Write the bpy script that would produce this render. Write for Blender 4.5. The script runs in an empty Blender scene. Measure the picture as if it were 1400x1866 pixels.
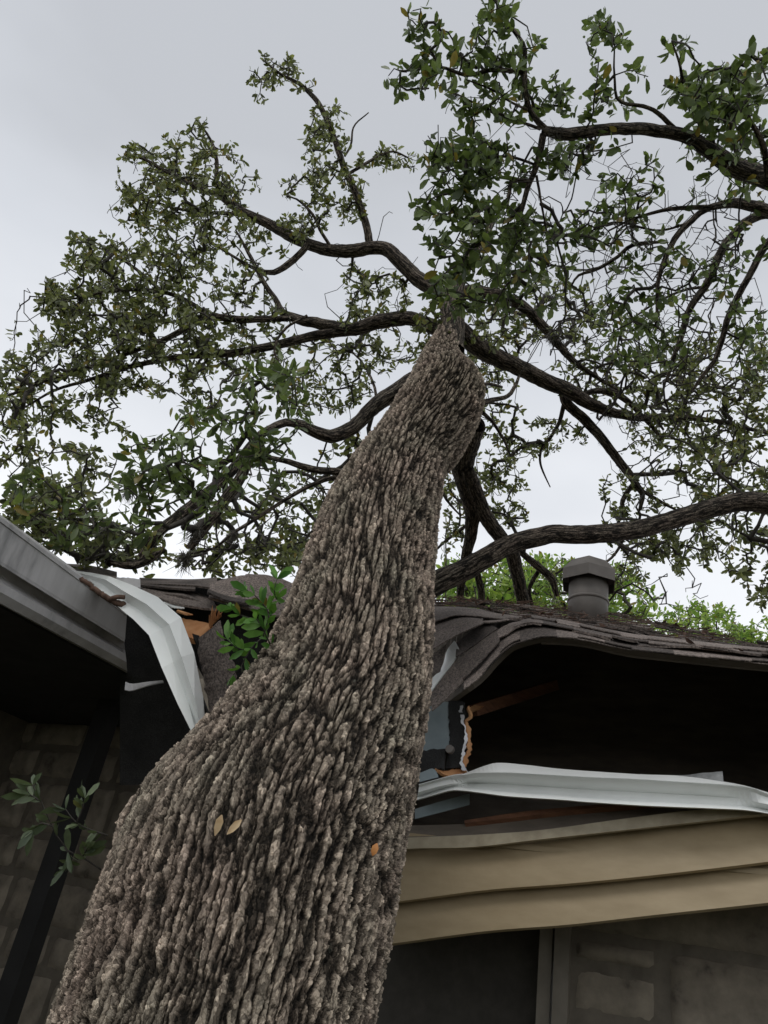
import bpy, math, random
import numpy as np
from mathutils import Vector, Matrix

random.seed(7)
rng = np.random.default_rng(11)
sc = bpy.context.scene
col = sc.collection

# ------------------------------------------------------------------ camera
FPX = 1400.0
PITCH, ROLL = math.radians(30), math.radians(10.4)
FW = np.array([0, math.cos(PITCH), math.sin(PITCH)])
U0 = np.array([0, -math.sin(PITCH), math.cos(PITCH)])
R0 = np.array([1.0, 0, 0])
CX = math.cos(ROLL) * R0 + math.sin(ROLL) * U0
CY = -math.sin(ROLL) * R0 + math.cos(ROLL) * U0
CAM = np.array([0, 0, 1.6])
cd = bpy.data.cameras.new('camera')
cam = bpy.data.objects.new('camera', cd)
col.objects.link(cam)
m = Matrix.Identity(4)
for i in range(3):
    m[i][0] = CX[i]; m[i][1] = CY[i]; m[i][2] = -FW[i]; m[i][3] = CAM[i]
cam.matrix_world = m
cd.sensor_fit = 'VERTICAL'
cd.sensor_height = 36
cd.lens = FPX / 1866 * 36
cd.clip_start = 0.05
cd.clip_end = 1000
sc.camera = cam

# ------------------------------------------------------------------ sky and sun (overcast)
SUN_EL, SUN_ROT = math.radians(58), math.radians(205)
w = bpy.data.worlds.new("World")
sc.world = w
w.use_nodes = True
nt = w.node_tree
nt.nodes.clear()
def N(t, tree=None, **k):
    n = (tree or nt).nodes.new(t)
    for a, b in k.items():
        setattr(n, a, b)
    return n
out = N('ShaderNodeOutputWorld'); bg = N('ShaderNodeBackground'); bg2 = N('ShaderNodeBackground'); ad = N('ShaderNodeAddShader')
sky = N('ShaderNodeTexSky', sky_type='NISHITA'); sky.sun_disc = False
sky.sun_elevation = SUN_EL; sky.sun_rotation = SUN_ROT
tc = N('ShaderNodeTexCoord'); sep = N('ShaderNodeSeparateXYZ')
no = N('ShaderNodeTexNoise'); no.inputs['Scale'].default_value = 2.3; no.inputs['Detail'].default_value = 4; no.inputs['Roughness'].default_value = 0.5
mp = N('ShaderNodeMapping'); mp.inputs['Scale'].default_value = (1, 1, 2.2)
ma = N('ShaderNodeMath', operation='MULTIPLY_ADD'); ma.inputs[1].default_value = 0.38
rp = N('ShaderNodeValToRGB')
nt.links.new(tc.outputs['Generated'], sep.inputs[0])
nt.links.new(tc.outputs['Generated'], mp.inputs[0]); nt.links.new(mp.outputs[0], no.inputs['Vector'])
nt.links.new(no.outputs['Fac'], ma.inputs[0]); nt.links.new(sep.outputs['Z'], ma.inputs[2]); nt.links.new(ma.outputs[0], rp.inputs[0])
el = rp.color_ramp.elements
el[0].position = 0.0; el[0].color = (0.83, 0.845, 0.865, 1)
el[1].position = 1.12 if False else 1.0; el[1].color = (0.41, 0.425, 0.452, 1)
e = el.new(0.55); e.color = (0.74, 0.755, 0.78, 1)
e = el.new(0.84); e.color = (0.51, 0.53, 0.565, 1)
nt.links.new(rp.outputs[0], bg.inputs[0]); bg.inputs[1].default_value = 1.34
nt.links.new(sky.outputs[0], bg2.inputs[0]); bg2.inputs[1].default_value = 0.006
nt.links.new(bg.outputs[0], ad.inputs[0]); nt.links.new(bg2.outputs[0], ad.inputs[1]); nt.links.new(ad.outputs[0], out.inputs[0])

sl = bpy.data.lights.new('sun', 'SUN'); sl.energy = 0.9; sl.angle = math.radians(25); sl.color = (1, 0.97, 0.93)
so = bpy.data.objects.new('sun', sl); col.objects.link(so)
sd = Vector((math.sin(SUN_ROT) * math.cos(SUN_EL), math.cos(SUN_ROT) * math.cos(SUN_EL), math.sin(SUN_EL)))
so.rotation_euler = sd.to_track_quat('Z', 'Y').to_euler()
so.location = (0, -5, 12)

sc.view_settings.view_transform = 'Standard'
sc.view_settings.look = 'None'
sc.view_settings.exposure = 0.0
sc.view_settings.gamma = 1.0
sc.render.engine = 'CYCLES'
sc.cycles.max_bounces = 6
sc.cycles.transparent_max_bounces = 4

# ------------------------------------------------------------------ geometry helpers
def ray(x, y):
    return CX * (x - 700) / FPX + CY * (933 - y) / FPX + FW
def U(x, y, d):
    return CAM + ray(x, y) * d
# main wall frame: AH runs to the right along the wall, NH points away from the camera
AH = ray(-2240, 1218); AH = np.array([-AH[0], -AH[1], 0.0]); AH /= np.linalg.norm(AH)
NH = np.array([-AH[1], AH[0], 0.0])
if NH[1] < 0: NH = -NH
E0 = U(780, 1450, 2.75)
def H(x, y, off=0.0):
    """pixel onto the vertical plane parallel to the eave, off metres in front of it"""
    v = ray(x, y)
    t = (np.dot(E0 - NH * off - CAM, NH)) / np.dot(v, NH)
    return CAM + v * t
GH = np.array([0.42, 0.9075, 0.0]); GH /= np.linalg.norm(GH)
GN = np.array([-GH[1], GH[0], 0.0])           # towards the left wing's house
G0 = U(120, 1030, 2.62)
def G(x, y, off=0.0):
    v = ray(x, y)
    t = np.dot(G0 + GN * off - CAM, GN) / np.dot(v, GN)
    return CAM + v * t

def resample(P, n, smooth=True):
    P = np.asarray(P, float)
    if smooth and len(P) > 2:
        Q = np.vstack([2 * P[0] - P[1], P, 2 * P[-1] - P[-2]])
        o = []
        for i in range(1, len(Q) - 2):
            for t in np.linspace(0, 1, 8, endpoint=False):
                a, b, c, d = Q[i - 1], Q[i], Q[i + 1], Q[i + 2]
                o.append(0.5 * (2 * b + (c - a) * t + (2 * a - 5 * b + 4 * c - d) * t * t + (-a + 3 * b - 3 * c + d) * t ** 3))
        o.append(Q[-2]); P = np.array(o)
    s = np.r_[0, np.cumsum(np.linalg.norm(np.diff(P[:, :3], axis=0), axis=1))]
    t = np.linspace(0, s[-1], n)
    return np.stack([np.interp(t, s, P[:, k]) for k in range(P.shape[1])], 1)

BASE = {}
def empty(name, loc, label, cat, group=None):
    o = bpy.data.objects.new(name, None); col.objects.link(o)
    o.location = loc; o.empty_display_size = 0.2
    o['label'] = label; o['category'] = cat
    if group: o['group'] = group
    BASE[o.name] = np.array(loc, float)
    return o
def tag(o, label=None, cat=None, group=None, kind=None):
    if label: o['label'] = label
    if cat: o['category'] = cat
    if group: o['group'] = group
    if kind: o['kind'] = kind
    return o
def mk(name, V, F, mat, parent=None, smooth=True, attrs=None):
    """V (n,3) world; F = list of faces or (k,4)/(k,3) array"""
    V = np.asarray(V, float)
    if parent is not None:
        base = BASE[parent.name]
    else:
        base = np.array([V[:, 0].mean(), V[:, 1].mean(), V[:, 2].min()])
    me = bpy.data.meshes.new(name)
    L = V - base
    if isinstance(F, np.ndarray):
        k = F.shape[1]
        me.vertices.add(len(L)); me.vertices.foreach_set('co', L.astype(np.float32).ravel())
        me.loops.add(F.size); me.loops.foreach_set('vertex_index', F.astype(np.int32).ravel())
        me.polygons.add(len(F)); me.polygons.foreach_set('loop_start', np.arange(0, F.size, k, dtype=np.int32))
        me.update(calc_edges=True)
    else:
        me.from_pydata([tuple(v) for v in L], [], [tuple(int(i) for i in f) for f in F]); me.update()
    if smooth: me.polygons.foreach_set('use_smooth', np.ones(len(me.polygons), bool))
    if attrs:
        for an, av in attrs.items():
            av = np.asarray(av, np.float32)
            if av.ndim == 1:
                a = me.attributes.new(an, 'FLOAT', 'POINT'); a.data.foreach_set('value', av)
            else:
                a = me.attributes.new(an, 'FLOAT_VECTOR', 'POINT'); a.data.foreach_set('vector', av.ravel())
    me.materials.append(mat)
    o = bpy.data.objects.new(name, me); col.objects.link(o)
    if parent is not None:
        o.parent = parent
        BASE[o.name] = base
    else:
        o.location = base; BASE[o.name] = base
    return o

class MB:
    """collects pieces for ONE mesh"""
    def __init__(s): s.V = []; s.F = []; s.n = 0; s.T = []
    def add(s, V, F, tone=0.5):
        V = np.asarray(V, float); s.V.append(V); s.F += [tuple(i + s.n for i in f) for f in F]; s.n += len(V)
        s.T.append(np.full(len(V), tone))
    def quadbox(s, c, ax, ay, az, tone=0.5):
        c, ax, ay, az = map(lambda q: np.asarray(q, float), (c, ax, ay, az))
        V = [c + i * ax + j * ay + k * az for k in (-1, 1) for j in (-1, 1) for i in (-1, 1)]
        s.add(V, [(0, 2, 3, 1), (4, 5, 7, 6), (0, 1, 5, 4), (2, 6, 7, 3), (0, 4, 6, 2), (1, 3, 7, 5)], tone)
    def ribbon(s, lines, n=24, th=0.006, tone=0.5, smooth=True, updir=None, jag=0):
        L = [resample(l, n, smooth) for l in lines]
        if jag:
            for q in (0, -1):
                dv = L[q] - L[-1 if q == 0 else 0]
                dv /= np.linalg.norm(dv, axis=1)[:, None] + 1e-9
                L[q] = L[q] + dv * (np.random.default_rng(n + q).random(n)[:, None] - .5) * jag
        A = np.array(L); k = len(L)
        du = np.gradient(A, axis=1); dt = np.gradient(A, axis=0)
        nn = np.cross(du, dt); nn /= np.linalg.norm(nn, axis=2)[:, :, None] + 1e-12
        if updir is not None and np.mean(nn @ updir) < 0: nn = -nn
        B = A - nn * th
        V = np.vstack([A.reshape(-1, 3), B.reshape(-1, 3)]); o = k * n; F = []
        for i in range(k - 1):
            for j in range(n - 1):
                a = i * n + j
                F.append((a, a + 1, a + n + 1, a + n)); F.append((o + a, o + a + n, o + a + n + 1, o + a + 1))
        for j in range(n - 1):
            F.append((j, o + j, o + j + 1, j + 1)); a = (k - 1) * n + j
            F.append((a, a + 1, o + a + 1, o + a))
        for i in range(k - 1):
            a = i * n; F.append((a, a + n, o + a + n, o + a)); a += n - 1
            F.append((a, o + a, o + a + n, a + n))
        s.add(V, F, tone)
    def tabs(s, la, lb, n=150, th=.0035, updir=None, lo=7, hi=16, lift=.006):
        A_, B_ = resample(la, n), resample(lb, n); i = 0
        while i < n - 2:
            k = min(n - 1, i + random.randint(lo, hi))
            if n - 1 - k < 3: k = n - 1
            o_ = np.array([0, 0, random.uniform(0, lift)]); q_ = (A_[i:k + 1] - B_[i:k + 1]) * random.uniform(-.12, .28)
            s.ribbon([A_[i:k + 1] + q_ + o_, (A_[i:k + 1] + B_[i:k + 1]) / 2 + o_ * .7, B_[i:k + 1]], k - i + 1, th, random.random(), updir=updir, smooth=False, jag=.003)
            i = k
    def tube(s, P, R, sides=8, tone=0.5, caps=True):
        P = np.asarray(P, float); R = np.broadcast_to(R, (len(P),)); V, F = tube_vf(P, R, sides, caps); s.add(V, F, tone)
    def build(s, name, mat, parent=None, smooth=False):
        return mk(name, np.vstack(s.V), s.F, mat, parent, smooth, {'tone': np.concatenate(s.T)})

def frames(P):
    T = np.gradient(P, axis=0); T /= np.linalg.norm(T, axis=1)[:, None] + 1e-12
    up = np.array([0, 0, 1.0]) if abs(T[0][2]) < .9 else np.array([1.0, 0, 0])
    A = np.zeros_like(P); a = np.cross(T[0], up); a /= np.linalg.norm(a)
    for i in range(len(P)):
        a = a - T[i] * (a @ T[i]); a /= np.linalg.norm(a) + 1e-12; A[i] = a
    return T, A, np.cross(T, A)
def tube_vf(P, R, sides, caps=True):
    T, A, B = frames(P); th = np.linspace(0, 2 * np.pi, sides, endpoint=False)
    V = P[:, None, :] + (A[:, None, :] * np.cos(th)[None, :, None] + B[:, None, :] * np.sin(th)[None, :, None]) * np.asarray(R)[:, None, None]
    V = V.reshape(-1, 3); F = []; n = len(P)
    for i in range(n - 1):
        for j in range(sides):
            a = i * sides + j; b = i * sides + (j + 1) % sides
            F.append((a, b, b + sides, a + sides))
    if caps: F.append(tuple(range(sides))[::-1]); F.append(tuple(range((n - 1) * sides, n * sides)))
    return V, F

# ------------------------------------------------------------------ materials
def mat(name):
    m = bpy.data.materials.new(name); m.use_nodes = True
    return m, m.node_tree, m.node_tree.nodes['Principled BSDF']
def ramp(t, fac, stops):
    r = t.nodes.new('ShaderNodeValToRGB'); t.links.new(fac, r.inputs[0])
    e = r.color_ramp.elements
    e[0].position, e[0].color = stops[0][0], (*stops[0][1], 1); e[1].position, e[1].color = stops[-1][0], (*stops[-1][1], 1)
    for p, c in stops[1:-1]:
        q = e.new(p); q.color = (*c, 1)
    return r.outputs[0]
def noise(t, vec, scale, detail=4, rough=.6, dist=0):
    n = t.nodes.new('ShaderNodeTexNoise'); n.inputs['Scale'].default_value = scale; n.inputs['Detail'].default_value = detail
    n.inputs['Roughness'].default_value = rough; n.inputs['Distortion'].default_value = dist
    if vec is not None: t.links.new(vec, n.inputs['Vector'])
    return n
def math_(t, op, a, b=None, c=None, clamp=False):
    n = t.nodes.new('ShaderNodeMath'); n.operation = op; n.use_clamp = clamp
    for i, v in enumerate((a, b, c)):
        if v is None: continue
        if isinstance(v, (int, float)): n.inputs[i].default_value = v
        else: t.links.new(v, n.inputs[i])
    return n.outputs[0]
def mixc(t, fac, a, b, mode='MIX'):
    n = t.nodes.new('ShaderNodeMix'); n.data_type = 'RGBA'; n.blend_type = mode
    for i, v in ((0, fac), (6, a), (7, b)):
        if isinstance(v, (int, float)): n.inputs[i].default_value = v
        elif isinstance(v, tuple): n.inputs[i].default_value = (*v, 1)
        else: t.links.new(v, n.inputs[i])
    return n.outputs[2]
def vmath(t, op, a, b=None):
    n = t.nodes.new('ShaderNodeVectorMath'); n.operation = op
    for i, v in enumerate((a, b)):
        if v is None: continue
        if isinstance(v, tuple): n.inputs[i].default_value = v
        else: t.links.new(v, n.inputs[i])
    return n.outputs[0]
def bump(t, bs, h, strength=.5, dist=.01):
    b = t.nodes.new('ShaderNodeBump'); b.inputs['Strength'].default_value = strength; b.inputs['Distance'].default_value = dist
    t.links.new(h, b.inputs['Height']); t.links.new(b.outputs[0], bs.inputs['Normal'])

def surface(name, c0, c1, scale=6, rough=.7, metal=0, bumpd=.002, detail=5, fine=None, spec=None, tone=0, stops=None, stretch=None):
    """general weathered surface in object space, two colours mixed by noise"""
    m, t, bs = mat(name)
    g = t.nodes.new('ShaderNodeTexCoord').outputs['Object']
    if stretch: g = vmath(t, 'MULTIPLY', g, stretch)
    n = noise(t, g, scale, detail)
    c = ramp(t, n.outputs['Fac'], stops or [(.32, c0), (.68, c1)])
    if fine:
        n2 = noise(t, g, fine, 2, .7)
        f = ramp(t, n2.outputs['Fac'], [(.36, (.45, .45, .45)), (.64, (1.6, 1.58, 1.52))])
        c = mixc(t, 1.0, c, f, 'MULTIPLY'); h = n2.outputs['Fac']
    else: h = n.outputs['Fac']
    if tone:
        a = t.nodes.new('ShaderNodeAttribute'); a.attribute_name = 'tone'
        f = math_(t, 'MULTIPLY_ADD', a.outputs['Fac'], tone, 1 - tone / 2)
        cc = t.nodes.new('ShaderNodeCombineColor')
        for i in range(3): t.links.new(f, cc.inputs[i])
        c = mixc(t, 1.0, c, cc.outputs[0], 'MULTIPLY')
    t.links.new(c, bs.inputs['Base Color'])
    bs.inputs['Roughness'].default_value = rough; bs.inputs['Metallic'].default_value = metal
    if spec is not None: bs.inputs['Specular IOR Level'].default_value = spec
    if bumpd: bump(t, bs, h, .6, bumpd)
    return m

def bark_material(name, disp, light=1.0):
    m, t, bs = mat(name)
    at = t.nodes.new('ShaderNodeAttribute'); at.attribute_name = 'bark'
    p = at.outputs['Vector']
    wn = noise(t, vmath(t, 'MULTIPLY', p, (12, 12, 7)), 1.0, 3, .55)
    warp = vmath(t, 'MULTIPLY', vmath(t, 'SUBTRACT', wn.outputs['Color'], (.5, .5, .5)), (.030, .030, .05))
    wn2 = noise(t, vmath(t, 'MULTIPLY', p, (90, 90, 60)), 1.0, 3, .7)
    warp2 = vmath(t, 'MULTIPLY', vmath(t, 'SUBTRACT', wn2.outputs['Color'], (.5, .5, .5)), (.0075, .0075, .016))
    q = vmath(t, 'ADD', vmath(t, 'ADD', p, warp), warp2)
    def vor(sc_, feat, vec=q):
        v = t.nodes.new('ShaderNodeTexVoronoi'); v.feature = feat; v.inputs['Scale'].default_value = 1
        t.links.new(vmath(t, 'MULTIPLY', vec, sc_), v.inputs['Vector']); return v
    e1 = vor((57, 57, 3.9), 'DISTANCE_TO_EDGE'); s2 = (98, 98, 44.0); s3 = (185, 185, 120.0)
    e2 = vor(s2, 'DISTANCE_TO_EDGE'); c2 = vor(s2, 'F1'); e3 = vor(s3, 'DISTANCE_TO_EDGE'); c3 = vor(s3, 'F1')
    cut = noise(t, vmath(t, 'MULTIPLY', p, (34, 34, 13)), 1, 4, .65)
    cf = math_(t, 'MULTIPLY', math_(t, 'SUBTRACT', cut.outputs['Fac'], .5), .55)
    f1 = math_(t, 'MULTIPLY', math_(t, 'ADD', math_(t, 'SUBTRACT', e1.outputs['Distance'], .03), cf), 6.5, clamp=True)
    f2 = math_(t, 'MULTIPLY', e2.outputs['Distance'], 22.0, clamp=True)
    f3 = math_(t, 'MULTIPLY', e3.outputs['Distance'], 20.0, clamp=True)
    fine = noise(t, vmath(t, 'MULTIPLY', p, (380, 380, 170)), 1, 5, .75)
    r2 = t.nodes.new('ShaderNodeSeparateColor'); t.links.new(c2.outputs['Color'], r2.inputs[0])
    r3 = t.nodes.new('ShaderNodeSeparateColor'); t.links.new(c3.outputs['Color'], r3.inputs[0])
    h = math_(t, 'MULTIPLY', f1, .46)
    h = math_(t, 'MULTIPLY_ADD', math_(t, 'MULTIPLY_ADD', f2, .25, .75), math_(t, 'MULTIPLY', r2.outputs[0], .30), h)
    h = math_(t, 'MULTIPLY_ADD', math_(t, 'MULTIPLY_ADD', f3, .3, .7), math_(t, 'MULTIPLY', r3.outputs[0], .20), h)
    h = math_(t, 'MULTIPLY_ADD', math_(t, 'MULTIPLY', f2, f3), .06, h)
    h = math_(t, 'MULTIPLY_ADD', math_(t, 'SUBTRACT', fine.outputs['Fac'], .5), .22, h)
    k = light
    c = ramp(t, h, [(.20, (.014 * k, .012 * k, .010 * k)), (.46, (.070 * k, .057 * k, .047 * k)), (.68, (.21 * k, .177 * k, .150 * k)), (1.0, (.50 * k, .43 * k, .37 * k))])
    big = noise(t, vmath(t, 'MULTIPLY', p, (7, 7, 4)), 1, 3)
    hue = ramp(t, big.outputs['Fac'], [(.3, (1.06, .98, .92)), (.5, (1.03, 1.0, .92)), (.7, (.90, .93, .84))])
    c = mixc(t, 1.0, c, hue, 'MULTIPLY')
    var = math_(t, 'MULTIPLY', math_(t, 'MULTIPLY_ADD', r2.outputs[1], .6, .7), math_(t, 'MULTIPLY_ADD', r3.outputs[1], .9, .6))
    cc = t.nodes.new('ShaderNodeCombineColor')
    for i in range(3): t.links.new(var, cc.inputs[i])
    c = mixc(t, 1.0, c, cc.outputs[0], 'MULTIPLY')
    ln = noise(t, vmath(t, 'MULTIPLY', p, (28, 28, 22)), 1, 5, .7)
    lf = math_(t, 'MULTIPLY', math_(t, 'SUBTRACT', ln.outputs['Fac'], .66), 9, clamp=True)
    c = mixc(t, math_(t, 'MULTIPLY', lf, .5), c, (.26, .28, .22))
    t.links.new(c, bs.inputs['Base Color'])
    bs.inputs['Roughness'].default_value = .9; bs.inputs['Specular IOR Level'].default_value = .25
    d = t.nodes.new('ShaderNodeDisplacement'); d.inputs['Scale'].default_value = disp; d.inputs['Midlevel'].default_value = .75
    t.links.new(h, d.inputs['Height']); t.links.new(d.outputs[0], t.nodes['Material Output'].inputs['Displacement'])
    m.displacement_method = 'BOTH' if disp > .008 else 'BUMP'
    return m

def leaf_material(name, dark, light, odd=(.22, .17, .05), trans=.35, oddcut=.975):
    m, t, bs = mat(name)
    a = t.nodes.new('ShaderNodeAttribute'); a.attribute_name = 'tone'
    c = ramp(t, a.outputs['Fac'], [(0, dark), (oddcut - .02, light), (oddcut, odd), (1, odd)])
    g = t.nodes.new('ShaderNodeTexCoord').outputs['Object']
    n = noise(t, g, 40, 2)
    c = mixc(t, 1.0, c, ramp(t, n.outputs['Fac'], [(.3, (.8, .8, .8)), (.7, (1.2, 1.2, 1.15))]), 'MULTIPLY')
    t.links.new(c, bs.inputs['Base Color'])
    bs.inputs['Roughness'].default_value = .42; bs.inputs['Specular IOR Level'].default_value = .4
    tr = t.nodes.new('ShaderNodeBsdfTranslucent')
    c2 = mixc(t, 1.0, c, (1.4, 1.5, .8), 'MULTIPLY'); t.links.new(c2, tr.inputs[0])
    mx = t.nodes.new('ShaderNodeMixShader'); mx.inputs[0].default_value = trans
    t.links.new(bs.outputs[0], mx.inputs[1]); t.links.new(tr.outputs[0], mx.inputs[2])
    t.links.new(mx.outputs[0], t.nodes['Material Output'].inputs['Surface'])
    return m

M = {}
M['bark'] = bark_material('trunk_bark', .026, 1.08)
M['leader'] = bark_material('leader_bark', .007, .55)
M['limb'] = bark_material('limb_bark', .006, .42)  # limb bark colour darkened to stand for backlit silhouettes
M['twig'] = surface('twig_bark', (.022, .019, .016), (.07, .062, .052), 30, .9, bumpd=0)
M['leaf'] = leaf_material('oak_leaf', (.06, .070, .038), (.24, .26, .125))
M['leaf_near'] = leaf_material('near_oak_leaf', (.05, .072, .034), (.18, .235, .095))
M['leaf_bright'] = leaf_material('bright_leaf', (.06, .16, .035), (.16, .32, .07), trans=.3)
M['leaf_dull'] = leaf_material('dull_leaf', (.06, .085, .045), (.13, .165, .09), trans=.2)
M['leaf_back'] = leaf_material('background_leaf', (.12, .22, .05), (.36, .46, .13), trans=.45)
M['dead_leaf'] = surface('dead_leaf', (.62, .42, .22), (.80, .62, .40), 60, .6, bumpd=.0005)
M['orange_leaf'] = surface('orange_leaf', (.45, .16, .04), (.60, .30, .10), 60, .5, bumpd=.0005)
M['moss'] = surface('ball_moss', (.09, .085, .075), (.22, .21, .18), 30, .95, bumpd=0)
M['shingle'] = surface('asphalt_shingle', (.095, .078, .070), (.18, .150, .136), 5, .95, bumpd=.003, fine=130, tone=1.15)
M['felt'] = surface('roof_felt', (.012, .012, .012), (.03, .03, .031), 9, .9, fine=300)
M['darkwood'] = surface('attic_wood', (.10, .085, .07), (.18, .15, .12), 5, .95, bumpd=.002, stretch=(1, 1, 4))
M['rafter'] = surface('rafter_wood', (.13, .06, .035), (.28, .13, .07), 5, .8, bumpd=.001, stretch=(3, 3, 12))
M['rawwood'] = surface('broken_wood', (.38, .15, .05), (.62, .34, .16), 14, .75, bumpd=.002, stretch=(1, 1, .3))
M['white'] = surface('white_aluminium', (.78, .80, .78), (.86, .88, .86), 5, .34, bumpd=.0004, spec=.5)
M['grey'] = surface('stained_gutter_paint', (.22, .21, .21), (.52, .51, .51), 4, .32, bumpd=.0008, stops=[(.28, (.20, .20, .20)), (.45, (.44, .43, .43)), (.75, (.60, .59, .59))], stretch=(2.2, 2.2, .5))
M['tan'] = surface('tan_painted_board', (.29, .222, .125), (.37, .29, .175), 3, .55, bumpd=.001, stretch=(2, 2, 6))
M['tantrim'] = surface('tan_trim', (.26, .22, .15), (.40, .35, .25), 14, .6, bumpd=.001)
M['stone'] = surface('limestone_block', (.15, .125, .10), (.34, .30, .25), 9, .95, bumpd=.006, detail=9, stops=[(.28, (.06, .052, .042)), (.40, (.18, .155, .122)), (.7, (.31, .27, .21))])
M['mortar'] = surface('mortar', (.11, .096, .076), (.17, .148, .118), 14, .95, bumpd=.004)
M['frame'] = surface('door_trim_paint', (.17, .15, .12), (.24, .215, .175), 9, .6, bumpd=.001)
M['screen'] = surface('dark_door', (.05, .045, .038), (.075, .068, .058), 20, .7, bumpd=.0005)
M['post'] = surface('dark_downspout', (.010, .010, .010), (.018, .018, .018), 8, .6, bumpd=0)
M['vent'] = surface('vent_paint', (.13, .118, .108), (.19, .172, .158), 8, .6, bumpd=.0008)
M['galv'] = surface('galvanised_steel', (.35, .37, .38), (.62, .64, .65), 30, .35, metal=.8, bumpd=.0004)
M['teal'] = surface('blue_grey_sheet', (.20, .25, .27), (.32, .38, .40), 5, .55, bumpd=.0006)
M['foil'] = surface('foil_strip', (.65, .65, .68), (.88, .88, .9), 30, .3, metal=.4, bumpd=.002)
M['ground'] = surface('grass_ground', (.035, .045, .02), (.09, .08, .05), 3, 1.0, bumpd=.02, fine=40)
M['litter'] = surface('twig_litter', (.05, .03, .022), (.17, .10, .07), 25, .95, bumpd=0)

# ------------------------------------------------------------------ ground
gx = np.linspace(-150, 150, 61); gy = np.linspace(-150, 150, 61)
V = [(x, y, -0.02 + .01 * math.sin(x * .3) * math.cos(y * .21)) for y in gy for x in gx]
F = [(j * 61 + i, j * 61 + i + 1, (j + 1) * 61 + i + 1, (j + 1) * 61 + i) for j in range(60) for i in range(60)]
tag(mk('ground', V, F, M['ground']), kind='structure')

# ------------------------------------------------------------------ house
house = empty('stone_house', (*(E0[:2]), 0), 'tan trimmed stone house whose brown shingle roof the leaning tree has crushed', 'house')
def crop(s, ox, oy):
    return lambda X, Y: (ox + X / s, oy + Y / s)
c6 = crop(2.1212, 740, 1000); c8 = crop(1.9444, 680, 1380); cr = crop(4.375, 740, 1060); cl = crop(3.0435, 100, 1000)
def HL(pts, off, fn=None):
    n = len(pts)
    if isinstance(off, (int, float)): off = [off] * n
    return [H(*(fn(*p) if fn else p), o) for p, o in zip(pts, off)]

# stone wall: mortar slab with rounded blocks in front
WOFF = -0.34
def wall_uv(p):      # world -> (along, z)
    d = p - E0; return float(d @ AH), float(p[2])
def wall_pt(u, z, off=WOFF):
    q = E0 + AH * u - NH * off; return np.array([q[0], q[1], z])
u_fr = wall_uv(H(1037, 1780, WOFF))[0]
u_dl = wall_uv(H(975, 1780, WOFF))[0]
def slab(name, u0, u1, z0, z1, off, th, mt):
    b = MB(); c = (wall_pt(u0, z0, off - th / 2) + wall_pt(u1, z1, off - th / 2)) / 2
    b.quadbox(c, AH * (u1 - u0) / 2, NH * th / 2, np.array([0, 0, (z1 - z0) / 2])); return b.build(name, mt, house)
slab('wall', u_fr, 4.0, 0, 2.0, WOFF, .18, M['mortar'])
slab('wall', -6.0, u_dl - 1.0, 0, 2.75, WOFF, .18, M['mortar'])

def stone(mb, u0, u1, z0, z1, sd_):
    r = np.random.default_rng(sd_); nu = max(6, int((u1 - u0) / .02)); nz = max(5, int((z1 - z0) / .02)); g = .008
    us = np.linspace(u0 + g, u1 - g, nu); zs = np.linspace(z0 + g, z1 - g, nz); V = []
    ph = r.random(6) * 6; tilt = r.normal(0, .006)
    for j, z in enumerate(zs):
        for i, u in enumerate(us):
            eu = min(u - us[0], us[-1] - u); ez = min(z - zs[0], zs[-1] - z); e_ = min(eu, ez)
            h = .020 * min(1, (e_ / .015)) ** .5 + .004 * math.sin(u * 37 + ph[0]) * math.sin(z * 41 + ph[1]) + .003 * math.sin(u * 91 + ph[2] + z * 60) + tilt
            ju = .0015 * math.sin(z * 60 + ph[3]); jz = .0015 * math.sin(u * 50 + ph[4])
            if e_ < 1e-6: h = -.004
            V.append(wall_pt(u + ju, z + jz, WOFF + h))
    F = [(j * nu + i, j * nu + i + 1, (j + 1) * nu + i + 1, (j + 1) * nu + i) for j in range(nz - 1) for i in range(nu - 1)]
    mb.add(V, F, float(r.random()))
mb = MB()
def uvr(x0, y0, x1, y1):
    a = wall_uv(H(x0, y0, WOFF)); b = wall_uv(H(x1, y1, WOFF)); return min(a[0], b[0]), max(a[0], b[0]), min(a[1], b[1]), max(a[1], b[1])
ua = u_fr + .012
ub = wall_uv(H(1200, 1760, WOFF))[0]; uc = wall_uv(H(1214, 1760, WOFF))[0]
z1 = wall_uv(H(1100, 1706, WOFF))[1]; z2 = wall_uv(H(1100, 1714, WOFF))[1]; z3 = wall_uv(H(1100, 1758, WOFF))[1]; z4 = wall_uv(H(1100, 1766, WOFF))[1]; z5 = wall_uv(H(1100, 1855, WOFF))[1]
stone(mb, ua, 2.6, z1, 1.98, 1); stone(mb, ua, ub, z3, z2, 2); stone(mb, ua, ub, z5, z4, 3); stone(mb, uc, uc + .46, z5 - .05, z2, 4); stone(mb, uc + .48, uc + 1.0, z5 - .05, z2, 14)
z = z5 - .07; k = 20
while z > .1:
    hgt = random.uniform(.12, .24); u = ua
    while u < 2.6:
        wd = random.uniform(.25, .5); stone(mb, u, u + wd - .012, max(.02, z - hgt), z, k); u += wd; k += 1
    z -= hgt + .012
z = 2.7
while z > .1:
    hgt = random.uniform(.13, .26); u = -4.6
    while u < u_dl - 1.05:
        wd = min(random.uniform(.28, .6), u_dl - 1.01 - u); stone(mb, u, u + wd - .014, max(.02, z - hgt), z, k); u += wd; k += 1
    z -= hgt + .014
o = mb.build('stone_facing', M['stone'], house, True)
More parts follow.
